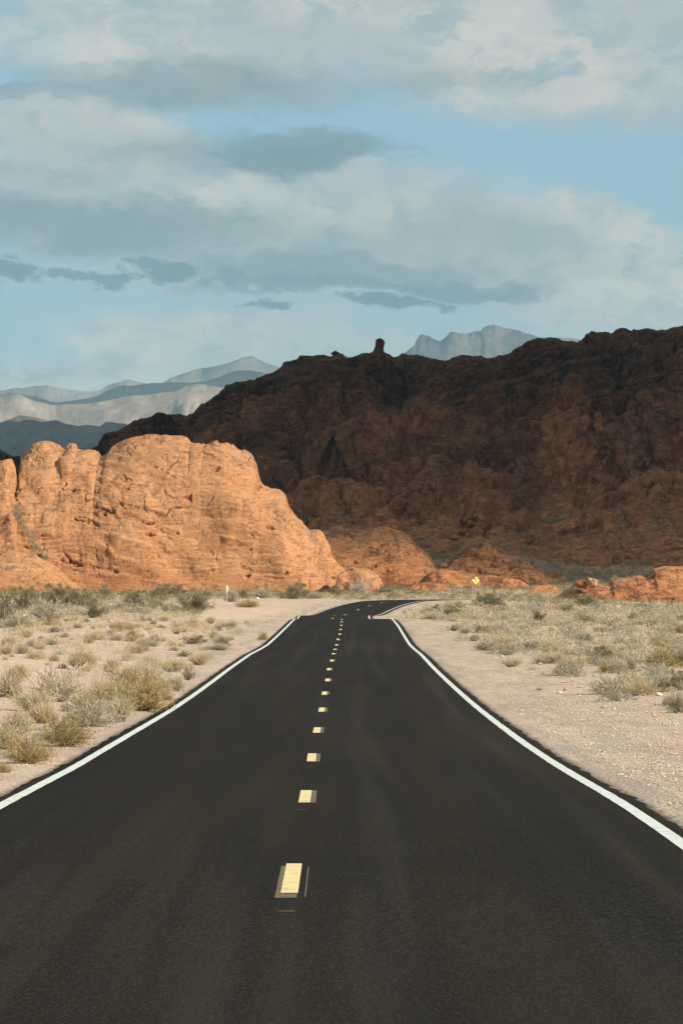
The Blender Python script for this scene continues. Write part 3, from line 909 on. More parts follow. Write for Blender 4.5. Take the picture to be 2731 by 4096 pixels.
# skyline pinnacle and its neighbours: each a thing of its own
def skyline_rock(px0, py_top, py_base, outline, label, cat, name, seed):
    """stack of rings following left/right edge rows in photograph pixels"""
    Yc = 950.0; k = Yc / FPX
    rows = np.array(outline, float)
    nR = 26; ys = np.linspace(rows[0, 0], rows[-1, 0], nR)
    l = np.interp(ys, rows[:, 0], rows[:, 1]); r = np.interp(ys, rows[:, 0], rows[:, 2])
    nA = 28; V_ = []
    for j in range(nR):
        cxp = (l[j] + r[j]) / 2; hw = (r[j] - l[j]) / 2 * k
        for a in range(nA):
            th = 2 * math.pi * a / nA
            V_.append(((cxp - 1365.5) * k + math.cos(th) * hw, Yc + math.sin(th) * hw * .85, EYE + (HOR - ys[j]) * k))
    P = np.array(V_)
    c = P.reshape(nR, nA, 3).mean(1)
    dirn = P - np.repeat(c, nA, 0)
    P = P + dirn * (.28 * fbm(P / 1.4, 3, seed))[:, None]
    topc = c[0] + np.array([0, 0, .25]); P = np.vstack([P, topc])
    f = []
    for j in range(nR - 1):
        for a in range(nA):
            b = (a + 1) % nA
            f.append((j * nA + a, (j + 1) * nA + a, (j + 1) * nA + b, j * nA + b))
    tr = [(len(P) - 1, a, (a + 1) % nA) for a in range(nA)]
    org = np.array([c[-1][0], Yc, c[-1][2]])
    me = mk_mesh(name, P - org, [np.array(f), np.array(tr)], True)
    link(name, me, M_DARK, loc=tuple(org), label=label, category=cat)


skyline_rock(1518, 1354, 1420, [(1354, 1510, 1527), (1357, 1504, 1533), (1364, 1502, 1538), (1372, 1500, 1539), (1382, 1499, 1536), (1392, 1496, 1533), (1404, 1490, 1534), (1416, 1480, 1542), (1436, 1462, 1568), (1470, 1440, 1600)],
             'dark thumb-shaped rock pinnacle standing on the mountain skyline', 'rock pinnacle', 'rock_pinnacle', 401)
skyline_rock(1340, 1404, 1420, [(1404, 1336, 1346), (1409, 1325, 1356), (1414, 1322, 1362), (1420, 1330, 1366), (1430, 1322, 1372), (1450, 1310, 1385)],
             'small balanced dark rock on the skyline left of the pinnacle', 'balanced rock', 'balanced_rock', 402)

boulder(2366, 2334, 62, 60, 477, M_ORANGE, 'squarish sunlit boulder with white scrape marks on the long right outcrop', 5, tilt=.05, facets=16)
mk = [o for o in COL.objects if o.name.startswith('boulder')][-1]
M_PALE = mat_plain('pale_limestone', (.62, .54, .44), .9, .18, 4.0)
mk.data.materials.append(M_PALE)
cen = np.array([p.center[:] for p in mk.data.polygons]); nrm = np.array([p.normal[:] for p in mk.data.polygons])
rx, rz = cen[:, 0] / 1.03, cen[:, 2] / 1.0
vmark = (np.abs(np.abs(rx - .25) - .18 - .35 * rz) < .13) & (rz > -.25) & (rz < .62) & (nrm[:, 1] < -.2) & (vn(cen * 3.0, 5) > -.45)
mk.data.polygons.foreach_set('material_index', vmark.astype(np.int32))
boulder(2326, 2338, 48, 44, 478, M_BOULDER, 'dark brown varnished boulder wedged left of the white-scraped one', 9, tilt=-.2)
for i, (px, py, w, h, Y, lab) in enumerate([
        (1884, 2096, 40, 30, 705, 'upper tilted red block on the scree above the broken knoll'),
        (1850, 2130, 46, 26, 700, 'middle tilted red block on the scree above the broken knoll'),
        (1812, 2150, 44, 22, 698, 'lowest flat red slab on the scree above the broken knoll'),
        (1850, 2084, 36, 34, 712, 'topmost blocky red boulder above the knoll'),
        (2121, 2150, 54, 58, 716, 'split leaning red block standing on the shaded scree at right'),
        (1890, 2070, 50, 32, 715, 'red boulder touching the topmost blocky one on its right'),
        (1765, 2262, 42, 20, 655, 'low orange slab between the sandstone slope and the broken knoll'),
        (1978, 2366, 14, 22, 480, 'upright orange stone standing right of the warning sign'),
        (1951, 2370, 9, 18, 478, 'slim orange stone left of the upright one beside the warning sign'),
        (1852, 2366, 10, 18, 485, 'pale orange stone beside the white post left of the warning sign'),
        (102, 2464, 30, 16, 250, 'pale rounded boulder behind the grey-green shrub at the left edge'),
        (131, 2474, 18, 18, 248, 'small pale stone right of the pale rounded boulder at the left'),
        (1030, 2393, 17, 11, 440, 'small white boulder on the sandy pull-out beside the dark round bush'),
        (448, 2486, 28, 11, 215, 'flat pale stone on bare sand in front of the left scrub belt'),
        (620, 2452, 18, 10, 270, 'white stone on the sandy rise left of the road'),
        (742, 2450, 16, 8, 270, 'white stone below the grey bushes left of the thin road sign'),
        (2234, 2770, 28, 10, 81, 'flat pale stone on the right shoulder near the first scrub'),
        (2632, 2776, 34, 18, 77, 'broad pale stone half buried at the foot of the right scrub')]):
    mat = M_BOULDER if Y > 690 else M_ORANGE
    if i >= 10:
        if 'M_PALE' not in globals():
            M_PALE = mat_plain('pale_limestone', (.62, .54, .44), .9, .18, 4.0)
        mat = M_PALE
        Y = px_to_ground(px, py + h * .45)[1]
    boulder(px, py, w, h, Y, mat, lab, 40 + i, n=3, facets=9 if Y > 640 else 5)

# ------------------------------------------------------------------ distant ranges
def mat_range(name, a, b, vtone=.5, sc=1.0):
    m, g = newmat(name)
    P = g.n('NewGeometry', out='Position')
    n1 = g.noise(P, .0028 / sc, 8, .7)
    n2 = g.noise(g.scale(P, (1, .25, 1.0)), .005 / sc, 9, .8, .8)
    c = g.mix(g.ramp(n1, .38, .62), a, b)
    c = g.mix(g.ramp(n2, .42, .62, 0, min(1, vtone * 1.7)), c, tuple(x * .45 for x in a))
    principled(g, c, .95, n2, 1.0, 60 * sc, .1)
    return m


def far_range(name, prof, Yc, depth, mat, seed, rug=1.0, zb=-5, n=260, foot=.0, gully=300.0):
    pts = np.array(prof, float)
    X0 = (pts[0, 0] - 1365.5) / FPX * Yc; X1 = (pts[-1, 0] - 1365.5) / FPX * Yc
    xs = np.linspace(X0, X1, n)
    H = interp_prof(prof, Yc, xs)
    nr = 70
    t = np.concatenate([np.linspace(0, 1, nr), np.linspace(1, 1.6, 14)[1:]])
    zf = np.where(t <= 1, foot * t + (1 - foot) * t ** 1.9, 1 - (t - 1) * 1.4)
    Q = np.zeros((len(t), n, 3))
    Q[:, :, 0] = xs[None]
    Q[:, :, 1] = Yc + (t[:, None] - 1) * depth
    Q[:, :, 2] = zb + zf[:, None] * (H[None] - zb)
    P = Q.reshape(-1, 3)
    hh = np.tile(H, len(t))
    up = np.repeat(np.clip(t, 0, 1), n)
    g1 = np.abs(fbm(np.stack([P[:, 0] / gully + .6 * fbm(P / gully, 2, seed + 7), P[:, 1] / (gully * 3.5), 0 * P[:, 0]], 1), 4, seed, .6))
    g2 = np.abs(fbm(P / (gully * .3), 4, seed + 3, .6))
    cut = np.repeat(1 - np.exp(-((t - 1) / .045) ** 2), n)
    amp = (hh - zb) * .55 * rug * sstep(up, .05, .6) * cut
    P[:, 2] -= amp * (.42 - np.minimum(g1, .42)) * 1.7 + amp * (.4 - g2) * .55
    P[:, 1] += amp * (fbm(P / gully, 3, seed + 9)) * 1.2 * cut
    lim = hh + 12 * fbm(P / (gully * .3), 4, seed + 11)
    P[:, 2] = np.minimum(P[:, 2], lim)
    me = mk_mesh(name, P, grid_faces(len(t), n), True)
    return link(name, me, mat, kind='structure')


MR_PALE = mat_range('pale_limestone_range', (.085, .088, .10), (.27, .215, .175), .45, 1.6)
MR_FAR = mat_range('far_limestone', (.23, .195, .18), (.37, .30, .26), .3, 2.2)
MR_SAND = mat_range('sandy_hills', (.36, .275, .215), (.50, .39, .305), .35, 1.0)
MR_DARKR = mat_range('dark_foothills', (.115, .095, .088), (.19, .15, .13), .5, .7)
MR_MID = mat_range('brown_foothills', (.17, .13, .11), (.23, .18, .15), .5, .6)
F1 = [(-2600, 1700), (-1500, 1540), (-800, 1600), (-300, 1570)] + z1([(0, 415), (40, 408), (75, 398), (110, 402), (150, 392), (190, 392), (220, 390), (260, 400), (330, 412), (400, 420), (430, 418), (460, 415), (480, 398), (510, 385), (550, 375), (590, 362),
      (620, 370), (665, 378), (700, 384), (745, 378), (800, 350), (860, 330), (900, 315), (960, 308), (1030, 292), (1080, 275), (1120, 260), (1155, 254), (1180, 268), (1220, 288), (1270, 305), (1330, 330), (1400, 350)]) + \
    z2([(0, 255), (20, 250), (60, 262), (200, 300), (500, 320), (1200, 300), (2200, 280), (3500, 500)])
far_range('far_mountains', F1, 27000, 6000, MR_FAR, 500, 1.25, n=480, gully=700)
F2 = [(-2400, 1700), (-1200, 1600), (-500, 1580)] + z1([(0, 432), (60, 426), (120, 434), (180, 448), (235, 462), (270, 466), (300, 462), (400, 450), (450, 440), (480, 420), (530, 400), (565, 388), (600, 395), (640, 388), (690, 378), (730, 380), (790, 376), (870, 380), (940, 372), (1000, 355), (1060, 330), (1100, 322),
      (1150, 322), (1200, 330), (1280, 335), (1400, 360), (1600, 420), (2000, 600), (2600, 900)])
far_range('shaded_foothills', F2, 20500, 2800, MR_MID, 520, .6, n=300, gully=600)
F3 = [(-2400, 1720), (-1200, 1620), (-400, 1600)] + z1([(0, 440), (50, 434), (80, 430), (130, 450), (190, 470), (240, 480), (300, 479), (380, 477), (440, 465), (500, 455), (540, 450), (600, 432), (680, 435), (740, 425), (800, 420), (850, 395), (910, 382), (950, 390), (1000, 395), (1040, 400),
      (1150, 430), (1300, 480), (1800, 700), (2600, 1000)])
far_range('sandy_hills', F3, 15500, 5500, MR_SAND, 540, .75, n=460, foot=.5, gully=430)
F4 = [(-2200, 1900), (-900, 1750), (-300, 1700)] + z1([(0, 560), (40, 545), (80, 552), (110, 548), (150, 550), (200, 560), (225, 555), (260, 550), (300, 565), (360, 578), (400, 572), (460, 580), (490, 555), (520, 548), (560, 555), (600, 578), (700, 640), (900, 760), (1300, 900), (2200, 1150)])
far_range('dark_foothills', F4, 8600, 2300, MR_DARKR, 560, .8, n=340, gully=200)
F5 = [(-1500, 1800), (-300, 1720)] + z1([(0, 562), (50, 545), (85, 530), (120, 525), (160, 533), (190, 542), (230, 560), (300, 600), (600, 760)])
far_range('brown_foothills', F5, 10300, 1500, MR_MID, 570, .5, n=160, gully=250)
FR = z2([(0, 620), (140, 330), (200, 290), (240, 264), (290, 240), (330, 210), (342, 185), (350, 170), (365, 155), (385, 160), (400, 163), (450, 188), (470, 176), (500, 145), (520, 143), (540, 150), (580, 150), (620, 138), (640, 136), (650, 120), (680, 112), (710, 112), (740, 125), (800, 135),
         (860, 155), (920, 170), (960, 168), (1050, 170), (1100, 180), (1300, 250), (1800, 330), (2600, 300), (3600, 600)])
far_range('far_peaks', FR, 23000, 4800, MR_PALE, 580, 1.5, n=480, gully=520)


# ------------------------------------------------------------------ clouds that shade the mountain and the far foothills (to the right of the view)
M_CLOUD, g = newmat('cloud')
d_ = g.n('BsdfDiffuse', {'Color': (.85, .85, .86, 1)})
t_ = g.n('BsdfTranslucent', {'Color': (.5, .5, .52, 1)})
g.n('OutputMaterial', {'Surface': g.n('MixShader', {0: .12, 1: d_, 2: t_})})


def cloud(gx, gy, ax, ay, thick, Hc, seed, lump=.22):
    """cumulus slab whose shadow falls about the ground point (gx, gy)"""
    k = Hc / S[2]
    c = np.array([gx, gy, 0]) + S * k
    import bmesh
    bm = bmesh.new(); bmesh.ops.create_icosphere(bm, subdivisions=6, radius=1)
    P = np.array([v.co[:] for v in bm.verts]); fc = np.array([[v.index for v in f.verts] for f in bm.faces]); bm.free()
    r = 1 + lump * .6 * fbm(P * 2.2, 4, seed) + lump * .6 * np.abs(fbm(P * 5.5, 4, seed + 5))
    P = P * r[:, None]
    P[:, 2] = np.where(P[:, 2] < 0, P[:, 2] * .35, P[:, 2])
    P = P * np.array([ax, ay, thick])
    me = mk_mesh('cloud', P, fc, True)
    return link('cloud', me, M_CLOUD, loc=tuple(c), kind='structure')


cloud(-20, 1134, 1400, 480, 70, 1900, 700, .12)
cloud(-1250, 21300, 1900, 900, 200, 4800, 710)
cloud(-950, 8250, 900, 700, 120, 2300, 720)


# ------------------------------------------------------------------ plants
def gen_plant(kind, seed, stems, twigs, leaves, w=1.0, h=.62):
    """unit plant, about 1 m across. returns dict part -> (verts, tris, twig)"""
    rs = np.random.default_rng(seed)

    def dome(n, lo=.0):
        ph = rs.uniform(0, 2 * math.pi, n)
        ct = rs.uniform(lo, 1, n)
        if kind == 'grass': ct = rs.uniform(.35, 1, n)
        st = np.sqrt(1 - ct ** 2)
        lob = 1 + .22 * np.sin(ph * 2 + seed) + .16 * np.sin(ph * 5 + seed * 2.1) + .10 * np.sin(ph * 3 + ct * 7)
        rr = rs.uniform(.72, 1.0, n) * lob
        return np.stack([np.cos(ph) * st * .5 * w * rr, np.sin(ph) * st * .5 * w * rr, ct * h * rr + .02], 1)

    def blade(A, B, C, wd):
        d = rs.normal(size=A.shape); d -= (d * (C - A)).sum(1, keepdims=True) / ((C - A) ** 2).sum(1, keepdims=True) * (C - A)
        d /= np.linalg.norm(d, axis=1, keepdims=True)
        wd = wd[:, None]
        V_ = np.stack([A - d * wd, A + d * wd, B - d * wd * .8, B + d * wd * .8, C], 1)
        n = len(A); i = (np.arange(n) * 5)[:, None, None]
        F = np.array([[0, 1, 3], [0, 3, 2], [2, 3, 4]])[None] + i
        return V_.reshape(-1, 3), F.reshape(-1, 3)

    n = stems
    base = rs.normal(size=(n, 3)) * np.array([.06, .06, 0]) * w
    tip = dome(n, .05)
    mid = base * .45 + tip * .55 + np.stack([0 * tip[:, 0], 0 * tip[:, 0], .06 * h + 0 * tip[:, 0]], 1) + rs.normal(size=(n, 3)) * .02
    wd = rs.uniform(.005, .010, n)
    sv, sf = blade(base, mid, tip, wd)
    st = np.repeat(rs.uniform(0, 1, n), 5)
    # twigs
    q = rs.integers(0, n, twigs); s = rs.uniform(.35, 1, twigs)[:, None]
    a = np.where(s < .55, base[q] + (mid[q] - base[q]) * (s / .55), mid[q] + (tip[q] - mid[q]) * ((s - .55) / .45))
    dr = tip[q] - base[q] * 1.0; dr = dr / np.linalg.norm(dr, axis=1, keepdims=True)
    dd = dr * .9 + rs.normal(size=(twigs, 3)) * .5 + np.array([0, 0, .25])
    ln = rs.uniform(.06, .17, twigs)[:, None] * (1.4 if kind == 'grass' else 1)
    c = a + dd * ln
    b = (a + c) / 2 + rs.normal(size=(twigs, 3)) * .012
    c[:, 2] = np.maximum(c[:, 2], .01)
    tv, tf = blade(a, b, c, rs.uniform(.0035, .0075, twigs))
    tt = np.repeat(rs.uniform(0, 1, twigs), 5)
    out = {'twigs': (np.vstack([sv, tv]), np.vstack([sf, tf + len(sv)]), np.concatenate([st, tt]))}
    if leaves:
        q = rs.integers(0, twigs, leaves)
        p = c[q] + rs.normal(size=(leaves, 3)) * .028
        if kind == 'green':   # leaves gather in the outer tufts
            k = rs.integers(0, max(8, twigs // 14), leaves)
            p = c[k * 13 % twigs] + rs.normal(size=(leaves, 3)) * .045
        p[:, 2] = np.maximum(p[:, 2], .02)
        u = rs.normal(size=(leaves, 3)); u /= np.linalg.norm(u, axis=1, keepdims=True)
        v = np.cross(u, rs.normal(size=(leaves, 3))); v /= np.linalg.norm(v, axis=1, keepdims=True)
        sz = rs.uniform(.014, .030, leaves)[:, None] * (1.0 if leaves > 900 else 1.2)
        lv = np.stack([p - u * sz, p + v * sz * .55, p + u * sz * 1.2], 1).reshape(-1, 3)
        lf = np.arange(leaves * 3).reshape(-1, 3)
        out['foliage'] = (lv, lf, np.repeat(rs.uniform(0, 1, leaves), 3))
    return out


KINDS = {  # stem material, leaf material, (stems, twigs, leaves), h
    'dry': (M_TWIG, None, (300, 1500, 0), .55),
    'greydry': (M_GREYTWIG, M_GREYLEAF, (220, 1000, 1300), .55),
    'olive': (M_OLIVE, M_OLIVE, (150, 700, 3600), .62),
    'green': (M_STEM, M_GREEN, (90, 600, 3200), .85),
    'grass': (M_STRAW, None, (500, 1100, 0), .50),
    'tan': (M_STRAW, M_OLIVE, (300, 800, 1500), .55),
}
PROTO = {}
for ki, (kd, (ms, ml, cnt, hh)) in enumerate(KINDS.items()):
    for v in range(3):
        parts = gen_plant(kd, 900 + ki * 10 + v, *cnt, h=hh)
        d = {}
        for pn, (vv, ff, tw) in parts.items():
            me = mk_mesh(kd + '_' + pn, vv, ff, False, {'twig': tw, 'tint': 0 * tw})
            me.materials.append(ms if pn == 'twigs' else ml)
            d[pn] = me
        PROTO[(kd, v)] = d

NOUN = {'dry': 'dry_shrub', 'greydry': 'grey_shrub', 'olive': 'olive_shrub', 'green': 'creosote_bush', 'grass': 'grass_tuft', 'tan': 'straw_shrub'}
prot_single = {}


def plant(kd, x, y, z, w, h, label, group=None, detail=True, v=None):
    v = random.randrange(3) if v is None else v
    hh = KINDS[kd][3]
    t = thing(NOUN[kd], label, 'grass' if kd == 'grass' else 'shrub', (x, y, z - .01), random.uniform(0, 6.28), group)
    t.scale = (w, w, h / hh)
    for pn, me in PROTO[(kd, v)].items():
        link(pn, me, None, t)
    return t


PLACED = []


def pplant(kd, px, py, wpx, hpx, label, v=None):
    x, y, z = px_to_ground(px, py)
    w = wpx / FPX * y; h = hpx / FPX * y
    y += w * .35; w *= 1.06; h *= .86 if kd != 'green' or py > 2500 else 1.12
    plant(kd, x, y, float(z_ground([x], [y])[0]), w, h, label, v=v)
    PLACED.append((x, y, w))


for a in [
    # left of the road, near to far
    ('olive', 12, 3092, 80, 45, 'yellow-green tuft at the left picture edge, nearest plant to the camera'),
    ('olive', 118, 3058, 190, 130, 'round mustard-olive bush at the gravel edge, second plant along the left shoulder'),
    ('tan', 25, 3000, 150, 110, 'pale tan-green bush at the left edge behind the round mustard-olive one'),
    ('olive', 262, 2990, 215, 150, 'tawny olive bush between the mustard-olive round bush and the pale grey twiggy one'),
    ('greydry', 365, 2908, 200, 120, 'pale grey twiggy bush leafless among the tawny clumps on the left shoulder'),
    ('grass', 480, 2890, 120, 110, 'straw grass clump between the grey twiggy bush and the big olive-green bush'),
    ('olive', 565, 2848, 240, 170, 'largest olive-green bush on the left shoulder, beside the white edge line'),
    ('green', 672, 2803, 50, 24, 'small low green tuft at the right foot of the largest olive-green bush'),
    ('dry', 225, 2812, 230, 160, 'pinkish dead branching shrub leaning left behind the olive clumps'),
    ('grass', 420, 2800, 160, 90, 'tan grass mound behind the grey twiggy bush on the left'),
    ('olive', 290, 2790, 110, 60, 'low green-topped shrub just right of the pinkish dead shrub'),
    ('dry', 30, 2790, 170, 110, 'dry bleached shrub cut by the left picture edge'),
    ('dry', 705, 2765, 75, 85, 'upright bleached shrub near the white line, beyond the largest olive bush'),
    ('green', 752, 2722, 62, 70, 'small dark green bush near the left white line'),
    ('tan', 450, 2690, 80, 66, 'pale green-tan bush alone in the left dry grass'),
    ('grass', 330, 2680, 160, 90, 'tall bleached grass left of the pale green-tan bush'),
    ('green', 738, 2628, 62, 32, 'low green bush above the dry grass left of the road'),
    ('green', 775, 2578, 104, 44, 'wide bright olive-green mound on the left flat'),
    ('greydry', 872, 2602, 125, 30, 'long low grey-green bush right of the bright olive-green mound'),
    ('olive', 1053, 2560, 42, 34, 'small round ochre bush beside the left white line near the crest'),
    ('dry', 828, 2640, 60, 40, 'pinkish dry shrub close to the left white line'),
    ('greydry', 82, 2512, 130, 75, 'grey-green bush in front of the pale boulder at the left'),
    ('greydry', 188, 2486, 160, 100, 'grey fan-shaped leafless shrub in the left scrub belt'),
    ('green', 372, 2472, 95, 62, 'dark green bush at the front right of the left scrub belt'),
    ('dry', 310, 2466, 90, 50, 'bleached shrub beside the dark green bush in the left scrub belt'),
    ('green', 15, 2488, 110, 110, 'tall dark green creosote at the left picture edge'),
    ('green', 95, 2440, 120, 92, 'dark creosote behind the pale boulder at the left'),
    ('green', 230, 2420, 120, 80, 'broad creosote in the middle of the left scrub belt'),
    ('green', 330, 2432, 150, 82, 'broadest creosote of the left scrub belt, above the dark front bush'),
    ('green', 420, 2386, 60, 50, 'small upright creosote at the foot of the largest outcrop'),
    ('green', 545, 2424, 90, 62, 'creosote at the right end of the left scrub belt'),
    ('green', 635, 2428, 44, 24, 'small lone green bush on the sandy rise'),
    ('green', 640, 2390, 100, 52, 'creosote in front of the outcrop, left of the big grey-green clump'),
    ('green', 700, 2382, 80, 44, 'low creosote in front of the outcrop beside the big grey-green clump'),
    ('green', 790, 2446, 150, 82, 'big olive-grey creosote clump left of the thin road sign'),
    ('greydry', 925, 2408, 70, 60, 'grey shrub directly behind the thin road sign'),
    ('olive', 990, 2430, 110, 34, 'low olive mound on the edge of the sandy pull-out'),
    ('green', 976, 2393, 54, 42, 'small round dark green bush left of the white boulder'),
    ('greydry', 1050, 2392, 80, 46, 'grey wispy bush right of the white boulder'),
    ('green', 1175, 2396, 132, 62, 'largest round dark bush at the outcrop foot beyond the pull-out'),
    ('green', 1344, 2382, 56, 42, 'dark green round bush at the outcrop toe left of the far road'),
    ('greydry', 1436, 2384, 96, 66, 'airy see-through bush in front of the orange outcrop toe'),
    ('greydry', 1255, 2394, 80, 26, 'low pale grey bush between the two dark round bushes'),
    ('green', 1545, 2378, 90, 34, 'grey-green bush beyond the far bend of the road'),
    ('green', 1655, 2384, 70, 22, 'low green bush in front of the small flat orange rib'),
    ('tan', 70, 2940, 150, 110, 'straw-green bush filling the gap behind the mustard-olive and tawny bushes'),
    ('grass', 170, 2900, 140, 90, 'pale grass between the left edge bushes and the tawny olive bush'),
    ('grass', 130, 2850, 170, 90, 'long bleached grass patch at the foot of the pinkish dead shrub'),
    ('tan', 350, 2850, 130, 100, 'tan-green bush directly behind the pale grey twiggy bush'),
    ('olive', 480, 2830, 150, 110, 'olive bush touching the left side of the largest olive-green bush'),
    ('tan', 640, 2800, 100, 110, 'straw-tipped bush behind the largest olive-green bush'),
    ('dry', 590, 2740, 130, 90, 'bleached shrub behind the straw-tipped bush on the left shoulder'),
    ('grass', 500, 2740, 150, 80, 'pale grass patch left of the straw-tipped bush'),
    ('greydry', 600, 2680, 110, 60, 'low grey-tan shrub in the middle of the left dry grass'),
    ('grass', 690, 2690, 120, 60, 'thin straw clump near the small dark green bush at left'),
    # right of the road, near to far
    ('greydry', 2712, 2852, 110, 90, 'grey-green shrub throwing a long shadow at the right picture edge'),
    ('dry', 2672, 2822, 56, 50, 'small brown dead shrub just left of the grey-green edge shrub'),
    ('green', 2722, 2768, 90, 110, 'dark green bush cut by the right picture edge'),
    ('dry', 2440, 2778, 190, 90, 'wide pale silvery shrub at the front of the right scrub'),
    ('dry', 2540, 2770, 120, 80, 'pale bleached shrub right of the wide silvery one'),
    ('greydry', 2630, 2766, 120, 70, 'grey shrub with dark heart in the front row of the right scrub'),
    ('dry', 2272, 2702, 120, 80, 'bleached upright shrub standing forward of the right scrub'),
    ('olive', 2422, 2690, 50, 50, 'small green tuft within the pale front shrubs at right'),
    ('green', 2435, 2650, 155, 80, 'large olive-green bush midway in the right scrub'),
    ('olive', 2655, 2680, 170, 90, 'wide olive grassy bush near the right picture edge'),
    ('greydry', 2520, 2680, 70, 56, 'dark-hearted grey shrub between the olive-green bush and the right edge'),
    ('greydry', 1945, 2602, 100, 46, 'grey bush nearest the road on the right shoulder'),
    ('tan', 2000, 2598, 120, 62, 'straw-coloured bush beside the grey one on the right shoulder'),
    ('grass', 2045, 2668, 90, 40, 'sparse straw tuft on the bare gravel right of the road'),
    ('green', 2122, 2600, 90, 38, 'low dark green bush in the front of the right scrub'),
    ('greydry', 2028, 2622, 70, 26, 'low grey-green mat on the gravel edge of the right scrub'),
    ('olive', 2155, 2762, 30, 12, 'tiny olive sprig alone on the right gravel'),
    ('green', 1916, 2532, 62, 36, 'small olive-green bush at the near corner of the right scrub'),
    ('greydry', 1860, 2534, 50, 30, 'small grey bush at the tip of the right scrub nearest the road'),
    ('green', 2150, 2484, 70, 42, 'small dark bush deep in the right scrub'),
    ('green', 1818, 2464, 90, 42, 'olive bush right of the far bend beside the scrub edge'),
    ('tan', 1730, 2478, 90, 30, 'low straw bush between the far road bend and the right scrub'),
    ('green', 1740, 2450, 40, 32, 'little green bush at the edge of the far right pull-out'),
    ('green', 1945, 2420, 90, 46, 'dark green creosote right of the warning sign foot'),
    ('green', 1985, 2430, 90, 50, 'second dark creosote right of the warning sign foot'),
    ('green', 2345, 2424, 130, 42, 'broad dark creosote in front of the long right outcrop'),
    ('green', 2262, 2450, 70, 30, 'dark low bush left of the broad creosote by the right outcrop'),
    ('green', 2583, 2470, 80, 30, 'dark green low bush in the far right scrub'),
]:
    kd, px, py, wp, hp, lab = a
    pplant(kd, px, py, wp, hp, lab)

# further individual shrubs, each its own object
rs = np.random.default_rng(77)


def fill_kind(x, y):
    r = rs.random()
    if x > 0:
        return 'dry' if r < .34 else 'greydry' if r < .66 else 'tan' if r < .80 else 'grass' if r < .84 else 'green' if r < .95 else 'olive'
    return 'dry' if r < .30 else 'grass' if r < .52 else 'tan' if r < .72 else 'greydry' if r < .88 else 'olive' if r < .94 else 'green'


def wanted(x, y, dens=None):
    """scrub cover of the flat: 0..1"""
    rd = road_dist(np.array([x]), np.array([y]))[0]
    px = 1365.5 + x / y * FPX
    if x > 0:
        if rd < 6.6 + .8 * math.sin(y * .21): return 0
        if y < 75 and x < 8.5: return 0
        if y < 62: return .15
        if 330 < y < 420 and x < 15 and rd < 7.5 + 2 * math.sin(y * .1): return 0
        return .35 if y < 82 else .85 if y < 100 else 1.0
    if rd < 5.0 + .5 * math.sin(y * .3): return 0
    if 225 < y < 440 and x > -9 - (y - 225) * .035: return 0      # sandy pull-out
    return .5 if y < 110 else .85 if y < 220 else .9 if y < 330 else .95


cand = []
tries = 0
while len(cand) < 215 and tries < 20000:
    tries += 1
    y = 40 + 200 * rs.random() ** .8
    x = rs.uniform(-1, 1) * .1 * y
    if rs.random() > wanted(x, y): continue
    w = rs.uniform(.35, .95) * (1.15 if x > 0 else .9)
    if any((x - a) ** 2 + ((y - b) * .6) ** 2 < (.32 * (w + c)) ** 2 for a, b, c in PLACED): continue
    PLACED.append((x, y, w)); cand.append((x, y, w))
ANCH = [(118, 3058, 'mustard-olive bush'), (365, 2908, 'pale grey twiggy bush'), (565, 2848, 'largest olive-green bush'), (225, 2812, 'pinkish dead shrub'), (705, 2765, 'upright bleached shrub by the left line'),
        (450, 2690, 'pale green-tan bush'), (330, 2680, 'tall bleached grass at left'), (738, 2628, 'low green bush above the left grass'), (775, 2578, 'bright olive-green mound'), (872, 2602, 'long low grey-green bush'),
        (1053, 2560, 'round ochre bush near the crest'), (828, 2640, 'pinkish shrub by the left line'), (82, 2512, 'pale boulder at the left edge'), (620, 2452, 'white stone on the sandy rise'),
        (2712, 2852, 'grey-green shrub at the right edge'), (2440, 2778, 'wide silvery shrub'), (2272, 2702, 'forward-standing bleached shrub'), (2435, 2650, 'large olive-green bush at right'),
        (2655, 2680, 'wide olive grassy bush at right'), (1945, 2602, 'grey bush nearest the road at right'), (2045, 2668, 'sparse straw tuft on the right gravel'), (2122, 2600, 'dark bush fronting the right scrub'),
        (1916, 2532, 'olive-green bush at the near scrub corner'), (2150, 2484, 'small dark bush deep in the right scrub'), (2262, 2450, 'dark low bush by the right outcrop'), (2583, 2470, 'dark low bush far right')]
LAB = {'dry': 'bleached leafless shrub', 'greydry': 'grey twiggy shrub', 'tan': 'straw-coloured shrub', 'grass': 'pale dry grass clump', 'green': 'dark green creosote', 'olive': 'small olive shrub'}
zz = z_ground([c[0] for c in cand], [c[1] for c in cand])
rows = []
for (x, y, w), z in zip(cand, zz):
    kd = fill_kind(x, y)
    px = 1365.5 + x / y * FPX; py = HOR - (z - EYE) / y * FPX
    dd_ = [(math.hypot(px - a, (py - b) * 1.6), i) for i, (a, b, _) in enumerate(ANCH) if (a > 1365) == (px > 1365)]
    dist, i = min(dd_)
    dx, dy = px - ANCH[i][0], py - ANCH[i][1]
    rel = ('right of' if dx > 0 else 'left of') if abs(dx) > abs(dy) * 1.3 else ('in front of' if dy > 0 else 'behind')
    rows.append([kd, rel, i, dist, x, y, w, float(z)])
seen_ = {}
ORD = ['nearest', 'second', 'third', 'fourth', 'fifth', 'sixth', 'seventh', 'eighth', 'ninth', 'tenth', 'eleventh', 'twelfth', 'thirteenth', 'fourteenth', 'fifteenth', 'sixteenth', 'seventeenth', 'eighteenth', 'nineteenth', 'twentieth']
